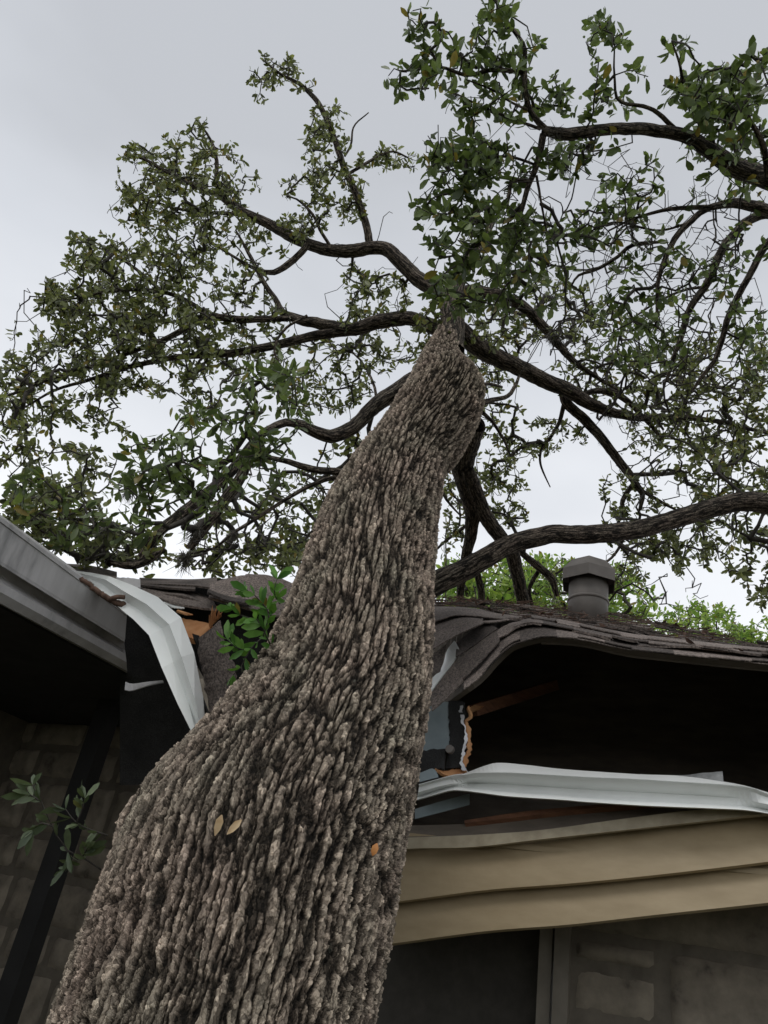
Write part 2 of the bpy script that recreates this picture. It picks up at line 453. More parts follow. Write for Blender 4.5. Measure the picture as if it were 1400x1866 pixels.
# door opening: dark screen door and trim
slab('door', u_dl - .95, u_dl, 0.02, 1.99, WOFF - .10, .04, M['screen'])
b = MB()
for (xa, xb, of, th) in ((980, 1004, WOFF + .012, .06), (1008, 1036, WOFF + .03, .07)):
    ua_, ub_ = wall_uv(H(xa, 1780, of))[0], wall_uv(H(xb, 1780, of))[0]
    c = (wall_pt(ua_, 0, of - th / 2) + wall_pt(ub_, 1.98, of - th / 2)) / 2
    b.quadbox(c, AH * (ub_ - ua_) / 2, NH * th / 2, np.array([0, 0, .99]))
b.build('door_frame', M['frame'], house)

# tan boards (sagging frieze of lapped boards)
top = [(600, 1541), (742, 1529), (860, 1524), (989, 1515), (1143, 1494), (1272, 1479), (1400, 1478), (1560, 1468)]
l1 = [(600, 1560), (742, 1549), (860, 1546), (989, 1532), (1143, 1515), (1297, 1498), (1400, 1487), (1560, 1478)]
l2 = [(600, 1660), (721, 1647), (886, 1626), (1040, 1614), (1194, 1599), (1400, 1575), (1560, 1553)]
l3 = [(600, 1736), (703, 1725), (886, 1701), (1040, 1689), (1194, 1672), (1400, 1650), (1560, 1630)]
b = MB(); b.ribbon([HL(top, .03), HL(l1, .036)], 40, .012); b.build('trim_strip', M['tantrim'], house, False)
b = MB(); b.ribbon([HL([(x, y - 4) for x, y in l1], -.022), HL([(x, y + .0) for x, y in l2], .03)], 40, .014)
b.build('fascia_board', M['tan'], house, False)
b = MB(); b.ribbon([HL([(x, y - 5) for x, y in l2], -.02), HL(l3, .028)], 40, .014)
b.build('fascia_board', M['tan'], house, False)
# porch ceiling behind boards
b = MB()
b.quadbox(wall_pt(2.2, 1.995, -.16), AH * 2.8, NH * .17, np.array([0, 0, .008]))
b.build('soffit', M['tan'], house)

# attic cavity
fb = [(560, 1535), (742, 1524), (989, 1508), (1272, 1476), (1400, 1470), (1600, 1460)]
b = MB()
fr_ = np.array(HL(fb, -.03)); bk = fr_ + NH * 2.6
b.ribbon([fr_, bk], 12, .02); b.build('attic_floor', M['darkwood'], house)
# roof surface: eave curve to ridge line
Bl = [(460, 835), (580, 745), (700, 610), (830, 495), (960, 450), (1080, 425), (1250, 430)]
Blp = [cr(*p) for p in Bl] + [(1070, 1163), (1141, 1179), (1211, 1187), (1306, 1197), (1400, 1206), (1580, 1222)]
Bup = [cr(*p) for p in [(460, 735), (600, 612), (740, 445), (860, 365), (1000, 330), (1200, 360)]] + [(1055, 1150), (1141, 1168), (1211, 1176), (1306, 1187), (1400, 1196), (1580, 1212)]
Rp = [(786, 1092), (850, 1095), (905, 1100), (960, 1106), (1040, 1115), (1110, 1122), (1180, 1135), (1250, 1148), (1320, 1163), (1400, 1178), (1580, 1205)]
Ep = [(786, 1130), (850, 1124), (905, 1130), (960, 1137), (1023, 1150), (1070, 1158), (1141, 1174), (1211, 1182), (1306, 1192), (1400, 1201), (1580, 1217)]
NU = 160
Ec = resample(HL(Ep, [-.35, -.25, -.15, -.08, 0.02, .06, .07, .07, .07, .07, .07]), NU)
Rc = resample([U(x, y, 4.5 - (x - 786) * .0012) for x, y in Rp], NU)
def S(u, t, h=0.0):
    i = np.clip(u, 0, 1) * (NU - 1); a = int(min(i, NU - 2)); fr = i - a
    e_ = Ec[a] * (1 - fr) + Ec[a + 1] * fr; r_ = Rc[a] * (1 - fr) + Rc[a + 1] * fr
    du = Ec[min(a + 3, NU - 1)] - Ec[max(a - 3, 0)]; dt = r_ - e_
    n_ = np.cross(du, dt); n_ /= np.linalg.norm(n_)
    if n_[2] < 0: n_ = -n_
    wob = .010 * math.sin(u * 23 + t * 5) * math.sin(t * 9 + u * 7)
    return e_ + dt * t + n_ * (h + wob)
roof = MB(); NC = 13
for j in range(NC):
    t0 = j / NC - .004; t1 = (j + 1) / NC + .004; u = -.01 - random.random() * .02
    while u < 1:
        wd = random.uniform(.028, .07); u0, u1 = max(u, 0), min(u + wd, 1)
        if u1 - u0 > .004:
            h0 = random.uniform(.007, .015) + (random.random() < .12) * random.uniform(.004, .02); jt = random.uniform(-.006, .006); ks = 5; V = []
            for i in range(ks):
                uu = u0 + (u1 - u0 - .0008) * i / (ks - 1)
                V += [S(uu, max(0, t0 + jt), h0), S(uu, t1, .002), S(uu, max(0, t0 + jt), h0 - .007)]
            F = []
            for i in range(ks - 1):
                a = i * 3; F += [(a, a + 3, a + 4, a + 1), (a + 2, a + 5, a + 3, a)]
            F += [(0, 1, 2), (ks * 3 - 3, ks * 3 - 1, ks * 3 - 2)]
            roof.add(V, F, random.random())
        u += wd
# eave course (two layers) and lifted flaps near the break
UPZ = np.array([0, 0, 1.])
roof.tabs(HL(Blp, .11), HL(Bup, .0), 150, .0035, UPZ, lift=.003)
roof.tabs(HL([(x, y + 2.5) for x, y in Blp], .095), HL([(x, y - 3) for x, y in Blp], .02), 150, .0035, UPZ, lift=.001)
roof.tabs(HL([(x, y - 2) for x, y in Bup[3:]], [.03] * 9), HL([(x, y - 9) for x, y in Bup[3:]], -.08), 120, .004, UPZ, lift=.005)
roof.tabs(HL([(x, y - 8) for x, y in Bup[4:]], [-.03] * 8), HL([(x, y - 15) for x, y in Bup[4:]], -.16), 110, .004, UPZ, lift=.006)
def flap(lo, up, ol, ou, tone, th=.004, n=24, mid=None):
    ls = [HL(lo, ol, cr), HL(up, ou, cr)]
    if mid is not None:
        a = resample(ls[0], n); c_ = resample(ls[1], n); ls.insert(1, (a + c_) / 2 + np.array([0, 0, mid]))
    roof.ribbon(ls, n, th, tone, updir=np.array([0, 0, 1.]), jag=.005)
flap([(205, 1030), (330, 920), (455, 790)], [(205, 880), (290, 760), (375, 655)], .10, .04, .55, mid=.004)
flap([(400, 800), (460, 768), (600, 630), (745, 470)], [(380, 660), (450, 590), (560, 500), (715, 390)], .085, .0, .35, mid=.006)
flap([(720, 455), (800, 420), (880, 365), (1000, 335), (1080, 342)], [(712, 392), (780, 355), (860, 322), (960, 318), (1060, 326)], .06, -.03, .8, mid=.004)
flap([(395, 600), (540, 505), (660, 420), (730, 370)], [(405, 480), (500, 410), (600, 345), (660, 335)], .0, -.10, .15)
flap([(190, 552), (300, 482), (420, 415), (520, 372), (612, 330)], [(170, 335), (290, 300), (400, 268), (500, 264), (612, 300)], .04, -.16, .5, mid=.012)
flap([(610, 325), (700, 320), (815, 303)], [(612, 300), (700, 292), (830, 290)], -.05, -.16, .9)
flap([(180, 328), (300, 292), (390, 266), (550, 270), (700, 288), (900, 306)], [(180, 195), (400, 200), (560, 213), (700, 245), (900, 275)], -.10, -.42, .6, mid=.01)
flap([(165, 765), (225, 738), (270, 712)], [(165, 600), (250, 550), (322, 498)], -.0, -.06, .25)
roof_o = roof.build('roof', M['shingle'], house, False)
# torn white underlay seen in the tear
b = MB(); b.ribbon([HL([(170, 900), (195, 878), (270, 775), (370, 645), (428, 545)], -.03, cr), HL([(150, 830), (178, 800), (285, 680), (325, 550), (385, 470)], -.09, cr)], 20, .004)
b.build('roof_underlay', M['white'], house)
# decking under the shingles
b = MB()
dk0 = HL([(770, 1300), (800, 1290)] + [(x + 3, y + 5) for x, y in Blp], [-.12, -.1] + [.02] * len(Blp))
dk1 = [U(x, y, 4.4 - (x - 786) * .0012) for x, y in [(770, 1112), (850, 1118), (960, 1126), (1110, 1140), (1250, 1166), (1400, 1196), (1580, 1222)]]
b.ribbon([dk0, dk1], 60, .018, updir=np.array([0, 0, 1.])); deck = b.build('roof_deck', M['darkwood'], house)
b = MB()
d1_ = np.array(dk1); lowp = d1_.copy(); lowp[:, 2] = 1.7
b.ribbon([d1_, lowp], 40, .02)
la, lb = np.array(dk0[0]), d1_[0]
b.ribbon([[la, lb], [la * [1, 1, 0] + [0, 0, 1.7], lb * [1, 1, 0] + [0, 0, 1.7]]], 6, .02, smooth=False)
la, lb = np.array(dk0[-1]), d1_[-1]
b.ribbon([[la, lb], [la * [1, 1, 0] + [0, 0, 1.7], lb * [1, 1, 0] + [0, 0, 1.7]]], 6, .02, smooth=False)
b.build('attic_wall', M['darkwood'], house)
b = MB(); bs_ = d1_ + NH * 2.5 - np.array([0, 0, 1.3])
b.ribbon([d1_, bs_], 40, .02); b.build('roof', M['shingle'], house)
# thin board line under eave
b = MB(); b.ribbon([HL([(x, y + 6) for x, y in Blp[5:]], .0), HL([(x, y + 12) for x, y in Blp[5:]], -.03)], 30, .012); b.build('eave_board', M['darkwood'], house)

# rafter and broken wood
def beam(mb, P, Q, wv, hv, tone=.5):
    P, Q = np.asarray(P), np.asarray(Q); mb.quadbox((P + Q) / 2, (Q - P) / 2, np.asarray(wv) / 2, np.asarray(hv) / 2, tone)
P, Q = H(*cr(530, 1030), -.25), H(*cr(1180, 826), -.75)
b = MB(); ax = (Q - P) / np.linalg.norm(Q - P); side = np.cross(ax, [0, 0, 1.]); side /= np.linalg.norm(side); upv = np.cross(side, ax)
beam(b, P, Q, side * .045, upv * .045); b.build('rafter', M['rafter'], house)
b = MB(); b.ribbon([HL([(850, 1504), (952, 1487), (1060, 1478), (1200, 1467)], -.02), HL([(850, 1509), (952, 1496), (1060, 1484), (1200, 1472)], -.01)], 24, .02); b.build('wood_batten', M['rafter'], house)
b = MB()
b.ribbon([HL([(700, 1512), (860, 1508), (1040, 1490), (1300, 1474)], -.03), HL([(700, 1540), (860, 1534), (1040, 1520), (1300, 1490)], .0)], 24, .02)
b.build('backing_board', M['darkwood'], house)
b = MB()
wl = [(500, 1000), (515, 1070), (480, 1120), (510, 1200), (500, 1260), (520, 1330), (490, 1400), (475, 1480)]
b.ribbon([HL(wl, -.04, cr), HL([(x - 26 + 6 * math.sin(y), y) for x, y in wl], -.03, cr)], 30, .01, jag=.01)
b.build('broken_wood', M['rawwood'], house); b = MB()
b.ribbon([HL([(520, 1035), (640, 985)], [-.16, -.3], cr), HL([(510, 1000), (600, 955)], [-.18, -.3], cr)], 6, .01)
b.build('broken_wood', M['rawwood'], house); b = MB()
b.ribbon([HL([(240, 1490), (330, 1545), (430, 1540), (480, 1500)], -.02, cr), HL([(300, 1520), (350, 1500), (400, 1490), (470, 1495)], -.05, cr)], 14, .01, jag=.01)
b.build('broken_wood', M['rawwood'], house)
b = MB(); b.ribbon([HL([(130, 1020), (340, 960), (345, 1100), (350, 1280), (320, 1345)], -.06, cr), HL([(100, 1020), (110, 1150), (120, 1250), (130, 1350), (150, 1380)], -.06, cr)], 20, .004); b.build('flashing_sheet', M['teal'], house)
b = MB(); b.ribbon([HL([(335, 950), (345, 1150), (350, 1280), (315, 1490)], -.05, cr), HL([(440, 950), (470, 1080), (470, 1250), (440, 1480)], -.035, cr)], 24, .02, jag=.012)
b.ribbon([HL([(110, 1360), (320, 1335)], -.035, cr), HL([(100, 1510), (310, 1500)], -.03, cr)], 8, .01, jag=.01)
b.build('torn_felt', M['felt'], house)
b = MB(); b.ribbon([HL([(430, 1060), (440, 1120), (462, 1150), (468, 1250), (450, 1350), (432, 1440), (445, 1490), (490, 1515)], -.018, cr), HL([(470, 1060), (462, 1110), (478, 1150), (486, 1250), (470, 1350), (452, 1440), (470, 1480), (500, 1515)], -.02, cr)], 30, .004, jag=.008)
b.ribbon([HL([(430, 990), (425, 1040)], -.02, cr), HL([(448, 985), (452, 1040)], -.02, cr)], 6, .004, jag=.008)
b.build('foil_strip', M['foil'], house)
P = H(*cr(357, 1342), -.02)
b = MB(); th = np.linspace(0, 2 * np.pi, 25)[:-1]
prof = [(.0, .018), (.0145, .018), (.0155, .014), (.0155, 0)]
V = []; zz = np.array([0, 0, 1.])
for r_, h_ in prof: V += [P + (AH * math.cos(a) + zz * math.sin(a)) * max(r_, 1e-4) - NH * h_ for a in th]
F = [(i * 24 + j, i * 24 + (j + 1) % 24, (i + 1) * 24 + (j + 1) % 24, (i + 1) * 24 + j) for i in range(3) for j in range(24)]
b.add(V, F); b.build('vent_knob', M['vent'], house)
b = MB(); b.ribbon([HL([(757, 1475), (800, 1462), (856, 1447)], .0), HL([(757, 1493), (800, 1482), (856, 1467)], .01)], 8, .003)
b.ribbon([HL([(110, 1530), (210, 1492), (240, 1520)], .0, cr), HL([(110, 1600), (200, 1575), (262, 1560)], .01, cr)], 8, .003)
b.build('metal_flashing', M['teal'], house)

# vent pipe on the roof
def cyl(mb, c, r0, r1, h, n=28, ring=None):
    P_ = [c, c + np.array([0, 0, h])]; mb.tube(P_, [r0, r1], n)
vb = U(1076, 1122, 4.15)
b = MB(); rv = 35 / 1400 * 4.15
vt = U(1073, 1054, 4.15); hh = vt[2] - vb[2]
vb[0], vb[1] = vt[0], vt[1]
b.tube([vb - np.array([0, 0, .15]), vt + np.array([0, 0, .03])], [rv, rv * .99], 36)
vp = b.build('vent_pipe', M['vent'], house, True)
vp.data.polygons.foreach_set('use_smooth', [len(p.vertices) == 4 for p in vp.data.polygons])
b = MB(); b.tube([vb + np.array([0, 0, z_]) for z_ in (.02, .028, .036)], [rv * 1.03, rv * 1.06, rv * 1.03], 36); b.build('pipe_collar', M['vent'], vp, True)
# cap: flat octagonal top whose rim flares out and down
b = MB(); nn = 6; V = []
ang = np.linspace(0, 2 * np.pi, nn, endpoint=False) + math.radians(12)
for r_, z_ in ((.0, .085), (rv * 1.02, .084), (rv * 1.05, .076), (rv * 1.50, .018), (rv * 1.50, -.045), (rv * 1.46, -.045), (rv * 1.46, .01), (.0, .02)):
    V += [vt + np.array([math.cos(a) * max(r_, 1e-4), math.sin(a) * max(r_, 1e-4), z_ - .0]) for a in ang]
F = [(i * nn + j, i * nn + (j + 1) % nn, (i + 1) * nn + (j + 1) % nn, (i + 1) * nn + j) for i in range(7) for j in range(nn)]
b.add(V, F); b.build('vent_cap', M['vent'], vp, False)

# ---- left wing eave
def GL(pts, off): return [G(x, y, off) for x, y in pts]
def ext(p, q, x):    # straight line through two pixels, at abscissa x
    return (x, p[1] + (q[1] - p[1]) * (x - p[0]) / (q[0] - p[0]))
def gline(p, q, off, x0=-120, x1=None):
    a = G(*ext(p, q, x0), off); c_ = G(*(q if x1 is None else ext(p, q, x1)), off); return [a + (c_ - a) * t for t in np.linspace(0, 1, 12)]
eg = [gline((0, 939), (235, 1112), .02), gline((0, 943), (233, 1116), 0), gline((0, 950), (230, 1121), 0), gline((0, 952), (230, 1123), .005), gline((0, 1022), (227, 1164), .002), gline((0, 1027), (227, 1168), .0),
      gline((0, 1027), (227, 1169), .06), gline((0, 1050), (227, 1186), .066), gline((0, 1062), (228, 1193), .03), gline((0, 1078), (230, 1206), .028), gline((0, 1097), (232, 1221), .05), gline((0, 1099), (232, 1225), .14)]
b = MB(); b.ribbon(eg, 40, .003); gut = b.build('gutter', M['grey'], house, False)
gut['label'] = 'weathered grey gutter with dark streaks along the left eave'
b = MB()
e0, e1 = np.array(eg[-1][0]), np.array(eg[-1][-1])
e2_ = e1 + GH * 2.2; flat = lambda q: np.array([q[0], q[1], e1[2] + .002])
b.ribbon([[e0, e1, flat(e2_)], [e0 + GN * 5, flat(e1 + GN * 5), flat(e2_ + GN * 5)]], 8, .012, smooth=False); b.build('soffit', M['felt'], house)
t0_, t1_ = np.array(eg[1][0]), np.array(eg[1][-1])
b = MB()
b.ribbon([[t0_ + GN * .14 + (e0 - t0_) * [0, 0, 1], t1_ + GN * .14 + (e1 - t1_) * [0, 0, 1]], [t0_ + GN * .14, t1_ + GN * .14]], 6, .02, smooth=False)
b.build('fascia_board', M['tan'], house)
b = MB(); wa, wb = e0 + GN * 1.3, e1 + GN * 1.3 + GH * 1.5
b.ribbon([[wa * [1, 1, 0] - GH * 6, wb * [1, 1, 0]], [wa - GH * 6, wb]], 8, .1, smooth=False); b.build('wall', M['mortar'], house)  # unseen left wing wall, set close and run back to darken the porch
# left wing roof slope above the gutter
b = MB(); zz = np.array([0, 0, 1.])
for j in range(10):
    a0 = t0_ + GN * (.08 + .14 * j) + zz * (.05 * j - .02); a1 = t1_ + GN * (.08 + .14 * j) + zz * (.05 * j - .02)
    b.ribbon([[a0 + zz * .008, a1 + zz * .008], [a0 + GN * .145 + zz * .052, a1 + GN * .145 + zz * .052]], 8, .007, random.random(), smooth=False)
b.build('roof', M['shingle'], house)
# crushed roof to the left of the trunk
b = MB()
def LP(pts, d): 
    if isinstance(d, (int, float)): d = [d] * len(pts)
    return [U(*cl(*p), dd) for p, dd in zip(pts, d)]
upz = np.array([0, 0, 1.])
def lf(lo, up, d0, d1, tone, th=.008, n=20, tgt=None):
    (tgt or b).ribbon([LP(lo, d0), LP(up, d1)], n, th, tone, updir=upz, jag=.006)
lf([(40, 108), (190, 140), (345, 170)], [(40, 80), (200, 93), (345, 128)], 3.0, 3.25, .3)
lf([(470, 192), (620, 196), (800, 205), (900, 222)], [(470, 160), (620, 166), (780, 168), (900, 158)], 2.95, 3.3, .4)
lf([(470, 200), (640, 215), (780, 225)], [(470, 178), (640, 186), (780, 190)], 2.9, 3.05, .2)
lf([(500, 240), (620, 285), (760, 318), (905, 335)], [(480, 205), (620, 215), (740, 235), (870, 270)], 2.75, 3.0, .7)
lf([(610, 250), (720, 262), (830, 300)], [(600, 220), (720, 226), (850, 262)], 2.85, 3.05, .5)
lf([(855, 270), (960, 296), (1060, 325), (1180, 362), (1260, 372)], [(860, 190), (950, 165), (1040, 148), (1130, 160), (1215, 215), (1250, 300)][:5], 2.75, 3.05, .9)
lf([(1000, 215), (1130, 275), (1240, 330), (1330, 400)], [(1060, 140), (1180, 146), (1320, 192), (1420, 270)], 2.95, 3.2, .6)
lf([(850, 240), (960, 285), (1090, 300)], [(850, 222), (960, 262), (1090, 282)], 2.72, 2.78, .1)
# hanging dark flap
b.ribbon([LP([(795, 495), (800, 600), (840, 800), (880, 1020), (880, 1120)], [2.55, 2.5, 2.45, 2.4, 2.38]), LP([(870, 440), (900, 600), (930, 800), (930, 1000), (930, 1080)], [2.52, 2.46, 2.42, 2.38, 2.36]), LP([(925, 392), (950, 520), (1005, 690), (1000, 900), (980, 1040)], [2.58, 2.54, 2.5, 2.46, 2.42])], 26, .008, .35, jag=.01)
b.build('roof', M['shingle'], house)
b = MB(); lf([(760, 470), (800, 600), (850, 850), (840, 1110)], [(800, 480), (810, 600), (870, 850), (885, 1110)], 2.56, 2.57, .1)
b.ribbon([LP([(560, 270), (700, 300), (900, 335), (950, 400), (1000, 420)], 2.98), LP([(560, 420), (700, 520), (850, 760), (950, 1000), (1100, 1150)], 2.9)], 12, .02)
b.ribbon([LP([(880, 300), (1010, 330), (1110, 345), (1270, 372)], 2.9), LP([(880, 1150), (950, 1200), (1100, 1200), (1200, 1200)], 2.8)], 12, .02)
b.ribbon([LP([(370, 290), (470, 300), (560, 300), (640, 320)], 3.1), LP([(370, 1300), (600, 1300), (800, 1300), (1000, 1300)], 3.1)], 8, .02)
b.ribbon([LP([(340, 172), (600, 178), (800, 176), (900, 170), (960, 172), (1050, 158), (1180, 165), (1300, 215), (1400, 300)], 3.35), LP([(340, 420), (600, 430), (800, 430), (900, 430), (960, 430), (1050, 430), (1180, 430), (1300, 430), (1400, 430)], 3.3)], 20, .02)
b.build('shade_backing', M['felt'], house)  # near-black panels standing in for the deep shade behind the flap
b = MB(); lf([(740, 490), (800, 500), (850, 450), (870, 425)], [(705, 385), (760, 395), (820, 405), (866, 415)], 2.62, 2.75, .5, .02)
for q in range(8):
    x = 862 + q * 8; P = U(*cl(x, 430 - q * 8), 2.62); Q = U(*cl(x + random.uniform(-8, 22), 335 + random.uniform(-25, 40)), 2.60)
    b.tube([P, (P + Q) / 2 + rng.normal(0, .002, 3), Q], [.005, .004, .0008], 5)
for q in range(6):
    P = U(*cl(680 + q * 8, 345 + q * 3), 2.72); Q = U(*cl(735 + q * 6, 360 + random.uniform(-12, 12)), 2.7)
    b.tube([P, Q], [.006, .002], 4)
b.build('broken_wood', M['rawwood'], house)
b = MB(); lf([(610, 300), (660, 325), (720, 330)], [(605, 288), (660, 298), (715, 316)], 2.73, 2.78, .5, .003); b.build('roof_underlay', M['white'], house)
b = MB(); lf([(370, 190), (420, 205), (476, 218)], [(340, 158), (420, 162), (474, 170)], 2.8, 2.85, .5, .02); b.build('gutter_end', M['grey'], house)
b = MB(); b.ribbon([LP([(392, 740), (430, 752), (520, 742), (600, 735)], 2.7), LP([(388, 785), (430, 790), (520, 762), (605, 745)], 2.68)], 10, .004); b.build('gutter_bracket', M['grey'], house)

# downspout
ds0 = U(25, 1800, 2.95); zt = 2.55
b = MB(); b.quadbox(np.array([ds0[0], ds0[1], zt / 2]), AH * .045, NH * .035, np.array([0, 0, zt / 2])); 
dsp = b.build('downspout', M['post'], house)

# ---- torn gutters (things of their own)
b = MB()
L0 = [c6(50, 912), c6(180, 876), (845, 1411), (853, 1408), (885, 1396), (910, 1391), (960, 1395), (1032, 1403), (1164, 1412), (1240, 1415), (1340, 1429), (1400, 1445), (1470, 1466), (1560, 1500)]
L1 = [c6(50, 914), c6(180, 880), (848, 1413), (862, 1410), (885, 1409), (929, 1409), (1000, 1413), (1070, 1417), (1164, 1421), (1211, 1424), (1353, 1434), (1400, 1448), (1470, 1469), (1560, 1503)]
L15 = [(764, 1434), (815, 1421), (846, 1419), (862, 1417), (885, 1415), (929, 1414), (1000, 1417), (1070, 1421), (1164, 1425), (1211, 1428), (1350, 1438), (1396, 1452), (1470, 1473), (1560, 1507)]
L2 = [(761, 1452), (800, 1440), (825, 1434), (850, 1435), (881, 1438), (930, 1444), (1023, 1451), (1070, 1455), (1164, 1461), (1230, 1464), (1306, 1467), (1370, 1471), (1450, 1486), (1560, 1510)]
L3 = [(761, 1457), (800, 1446), (825, 1440), (850, 1441), (881, 1445), (930, 1451), (1023, 1457), (1070, 1461), (1164, 1467), (1230, 1470), (1306, 1473), (1370, 1477), (1450, 1492), (1560, 1516)]
o1 = [.09, .10, .115] + [.12] * 8 + [.11, .10, .09]
sub = lambda d: [v + d for v in o1]
mids = [.085, .09, .09] + [.055] * 7 + [.06, .10, .09, .08]
b.ribbon([HL(L0, sub(-.10)), HL(L1, o1), HL(L15, sub(-.012)), HL([((a + c_) / 2, (y1 + y2) / 2) for (a, y1), (c_, y2) in zip(L15, L2)], mids), HL(L2, sub(-.045)), HL(L3, sub(-.012)), HL([(x, y + 1) for x, y in L3], sub(-.05))], 90, .002)
tag(b.build('torn_gutter', M['white'], None, False), 'long white aluminium gutter torn loose and hanging below the lifted shingle edge', 'gutter')
b = MB(); b.ribbon([HL([c6(905, 873), c6(1060, 878), c6(1150, 868), c6(1224, 863)], .0), HL([c6(905, 880), c6(1060, 900), c6(1150, 900), c6(1228, 903)], .03)], 14, .002, jag=.003)
tag(b.build('metal_strip', M['galv'], None, False), 'short crinkled galvanised strip sticking up behind the torn white gutter', 'metal strip')

b = MB()
dd = [2.9, 2.82, 2.72, 2.62, 2.54, 2.46, 2.38, 2.32, 2.28]
A0 = [(95, 122), (200, 135), (290, 150), (420, 200), (560, 262), (690, 360), (755, 520), (810, 720), (845, 1090)]
A1 = [(100, 126), (190, 150), (270, 165), (390, 240), (500, 300), (630, 405), (690, 560), (760, 760), (830, 1085)]
A2 = [(105, 132), (175, 160), (250, 185), (360, 270), (470, 340), (590, 420), (640, 580), (720, 780), (815, 1082)]
A3 = [(108, 138), (165, 172), (230, 225), (340, 310), (430, 385), (508, 435), (575, 610), (660, 810), (795, 1080)]
b.ribbon([LP(A0, [v + .05 for v in dd]), LP(A1, [v - .02 for v in dd]), LP(A2, [v + .03 for v in dd]), LP(A3, [v - .01 for v in dd]), LP([(x + 18, y + 6) for x, y in A3], [v + .06 for v in dd])], 9, .002, smooth=False)
o = b.build('bent_gutter', M['white'], None, False)
tag(o, 'white gutter length bent downward between the grey gutter and the leaning trunk', 'gutter')

# ------------------------------------------------------------------ leaves
def leaf_mesh(P, D, size, aspect=.42, droop=.25, r=rng, up=None):
    n = len(P); D = D / (np.linalg.norm(D, axis=1)[:, None] + 1e-9)
    q = r.normal(size=(n, 3)) if up is None else up + r.normal(size=(n, 3)) * .5
    S_ = np.cross(D, q); S_ /= np.linalg.norm(S_, axis=1)[:, None] + 1e-9
    Nn = np.cross(S_, D); L = (size * np.clip(r.normal(1, .22, n), .5, 1.6))[:, None]; W = L * aspect * r.uniform(.8, 1.2, (n, 1)) * .5
    cu = r.uniform(.0, droop * 2, (n, 1)) * L; fo = r.uniform(.05, .35, (n, 1)) * W
    prof = [(0.02, .10, 0), (.36, .80, .12), (.74, .92, .5), (1.0, .16, 1.0)]
    V = []
    for t, ww, c in prof:
        mid = P + D * L * t - Nn * cu * c * .5
        V += [mid, mid + S_ * W * ww + Nn * fo * (ww > .5), mid - S_ * W * ww + Nn * fo * (ww > .5)]
    V = np.stack(V, 1).reshape(-1, 3)
    f = np.array([(0, 1, 4, 3), (0, 3, 5, 2), (3, 4, 7, 6), (3, 6, 8, 5), (6, 7, 10, 9), (6, 9, 11, 8)])
    F = (f[None] + (np.arange(n) * 12)[:, None, None]).reshape(-1, 4)
    tone = np.repeat(np.clip(r.random(n), 0, 1), 12)
    return V, F, tone

def frusta(P0, P1, r0, r1, sides=4):
    T = P1 - P0; T /= np.linalg.norm(T, axis=1)[:, None] + 1e-9
    q = np.where(np.abs(T[:, 2:3]) < .9, np.array([[0, 0, 1.]]), np.array([[1., 0, 0]]))
    A = np.cross(T, q); A /= np.linalg.norm(A, axis=1)[:, None]; B = np.cross(T, A)
    th = np.linspace(0, 2 * np.pi, sides, endpoint=False); V = []
    for P_, r_ in ((P0 - T * r0[:, None] * .5, r0), (P1 + T * r1[:, None] * .5, r1)):
        for a in th: V.append(P_ + (A * math.cos(a) + B * math.sin(a)) * r_[:, None])
    V = np.stack(V, 1).reshape(-1, 3)
    f = np.array([(j, (j + 1) % sides, sides + (j + 1) % sides, sides + j) for j in range(sides)])
    F = (f[None] + (np.arange(len(P0)) * 2 * sides)[:, None, None]).reshape(-1, 4)
    return V, F

def grow(skel, srad, tips, step=.06, rt=.0016, wig=.16, r=rng, maxr=.02, up=.15):
    """connect every tip to the growing branch system; returns twig segments and tip directions"""
    cap = len(skel) + len(tips) * 30
    pos = np.zeros((cap, 3)); par = np.full(cap, -1); n = len(skel); pos[:n] = skel
    d0 = np.array([np.min(((skel - t) ** 2).sum(1)) for t in tips]); order = np.argsort(d0)
    tipi = []; tdir = []
    for k in order:
        t = tips[k]; dv = pos[:n] - t; d2 = (dv ** 2).sum(1); i = int(np.argmin(d2)); d = math.sqrt(d2[i])
        if d < .02: continue
        m_ = max(2, int(d / step)); m_ = min(m_, 28)
        a = pos[i]; ts = np.linspace(0, 1, m_ + 1)[1:]
        w1 = r.normal(size=3); w2 = r.normal(size=3)
        path = a + (t - a) * ts[:, None] + np.sin(ts * np.pi)[:, None] * w1 * wig * d * .5 + np.sin(ts * 2 * np.pi)[:, None] * w2 * wig * d * .25
        path[:-1] += r.normal(size=(m_ - 1, 3)) * step * .16
        path += np.array([0, 0, -1]) * (np.sin(ts * np.pi) * d * up * .3)[:, None]
        idx = np.arange(n, n + m_); pos[idx] = path; par[idx] = np.r_[i, idx[:-1]]; n += m_
        tipi.append(n - 1)
    pos = pos[:n]; par = par[:n]; cnt = np.zeros(n)
    for i in tipi: cnt[i] += 1
    for i in range(n - 1, len(skel) - 1, -1): cnt[par[i]] += cnt[i]
    rad = np.clip(rt * np.power(np.maximum(cnt, 1), .46), 0, maxr)
    idx = np.arange(len(skel), n); pi = par[idx]
    r1 = rad[idx]; r0 = np.where(pi < len(skel), r1 * 1.15, rad[pi]); r0 = np.minimum(r0, r1 * 1.6)
    tipi = np.array(tipi); td = pos[tipi] - pos[par[tipi]]; td /= np.linalg.norm(td, axis=1)[:, None] + 1e-9
    return pos[pi], pos[idx], r0, r1, pos[tipi], td, pos[par[tipi]]

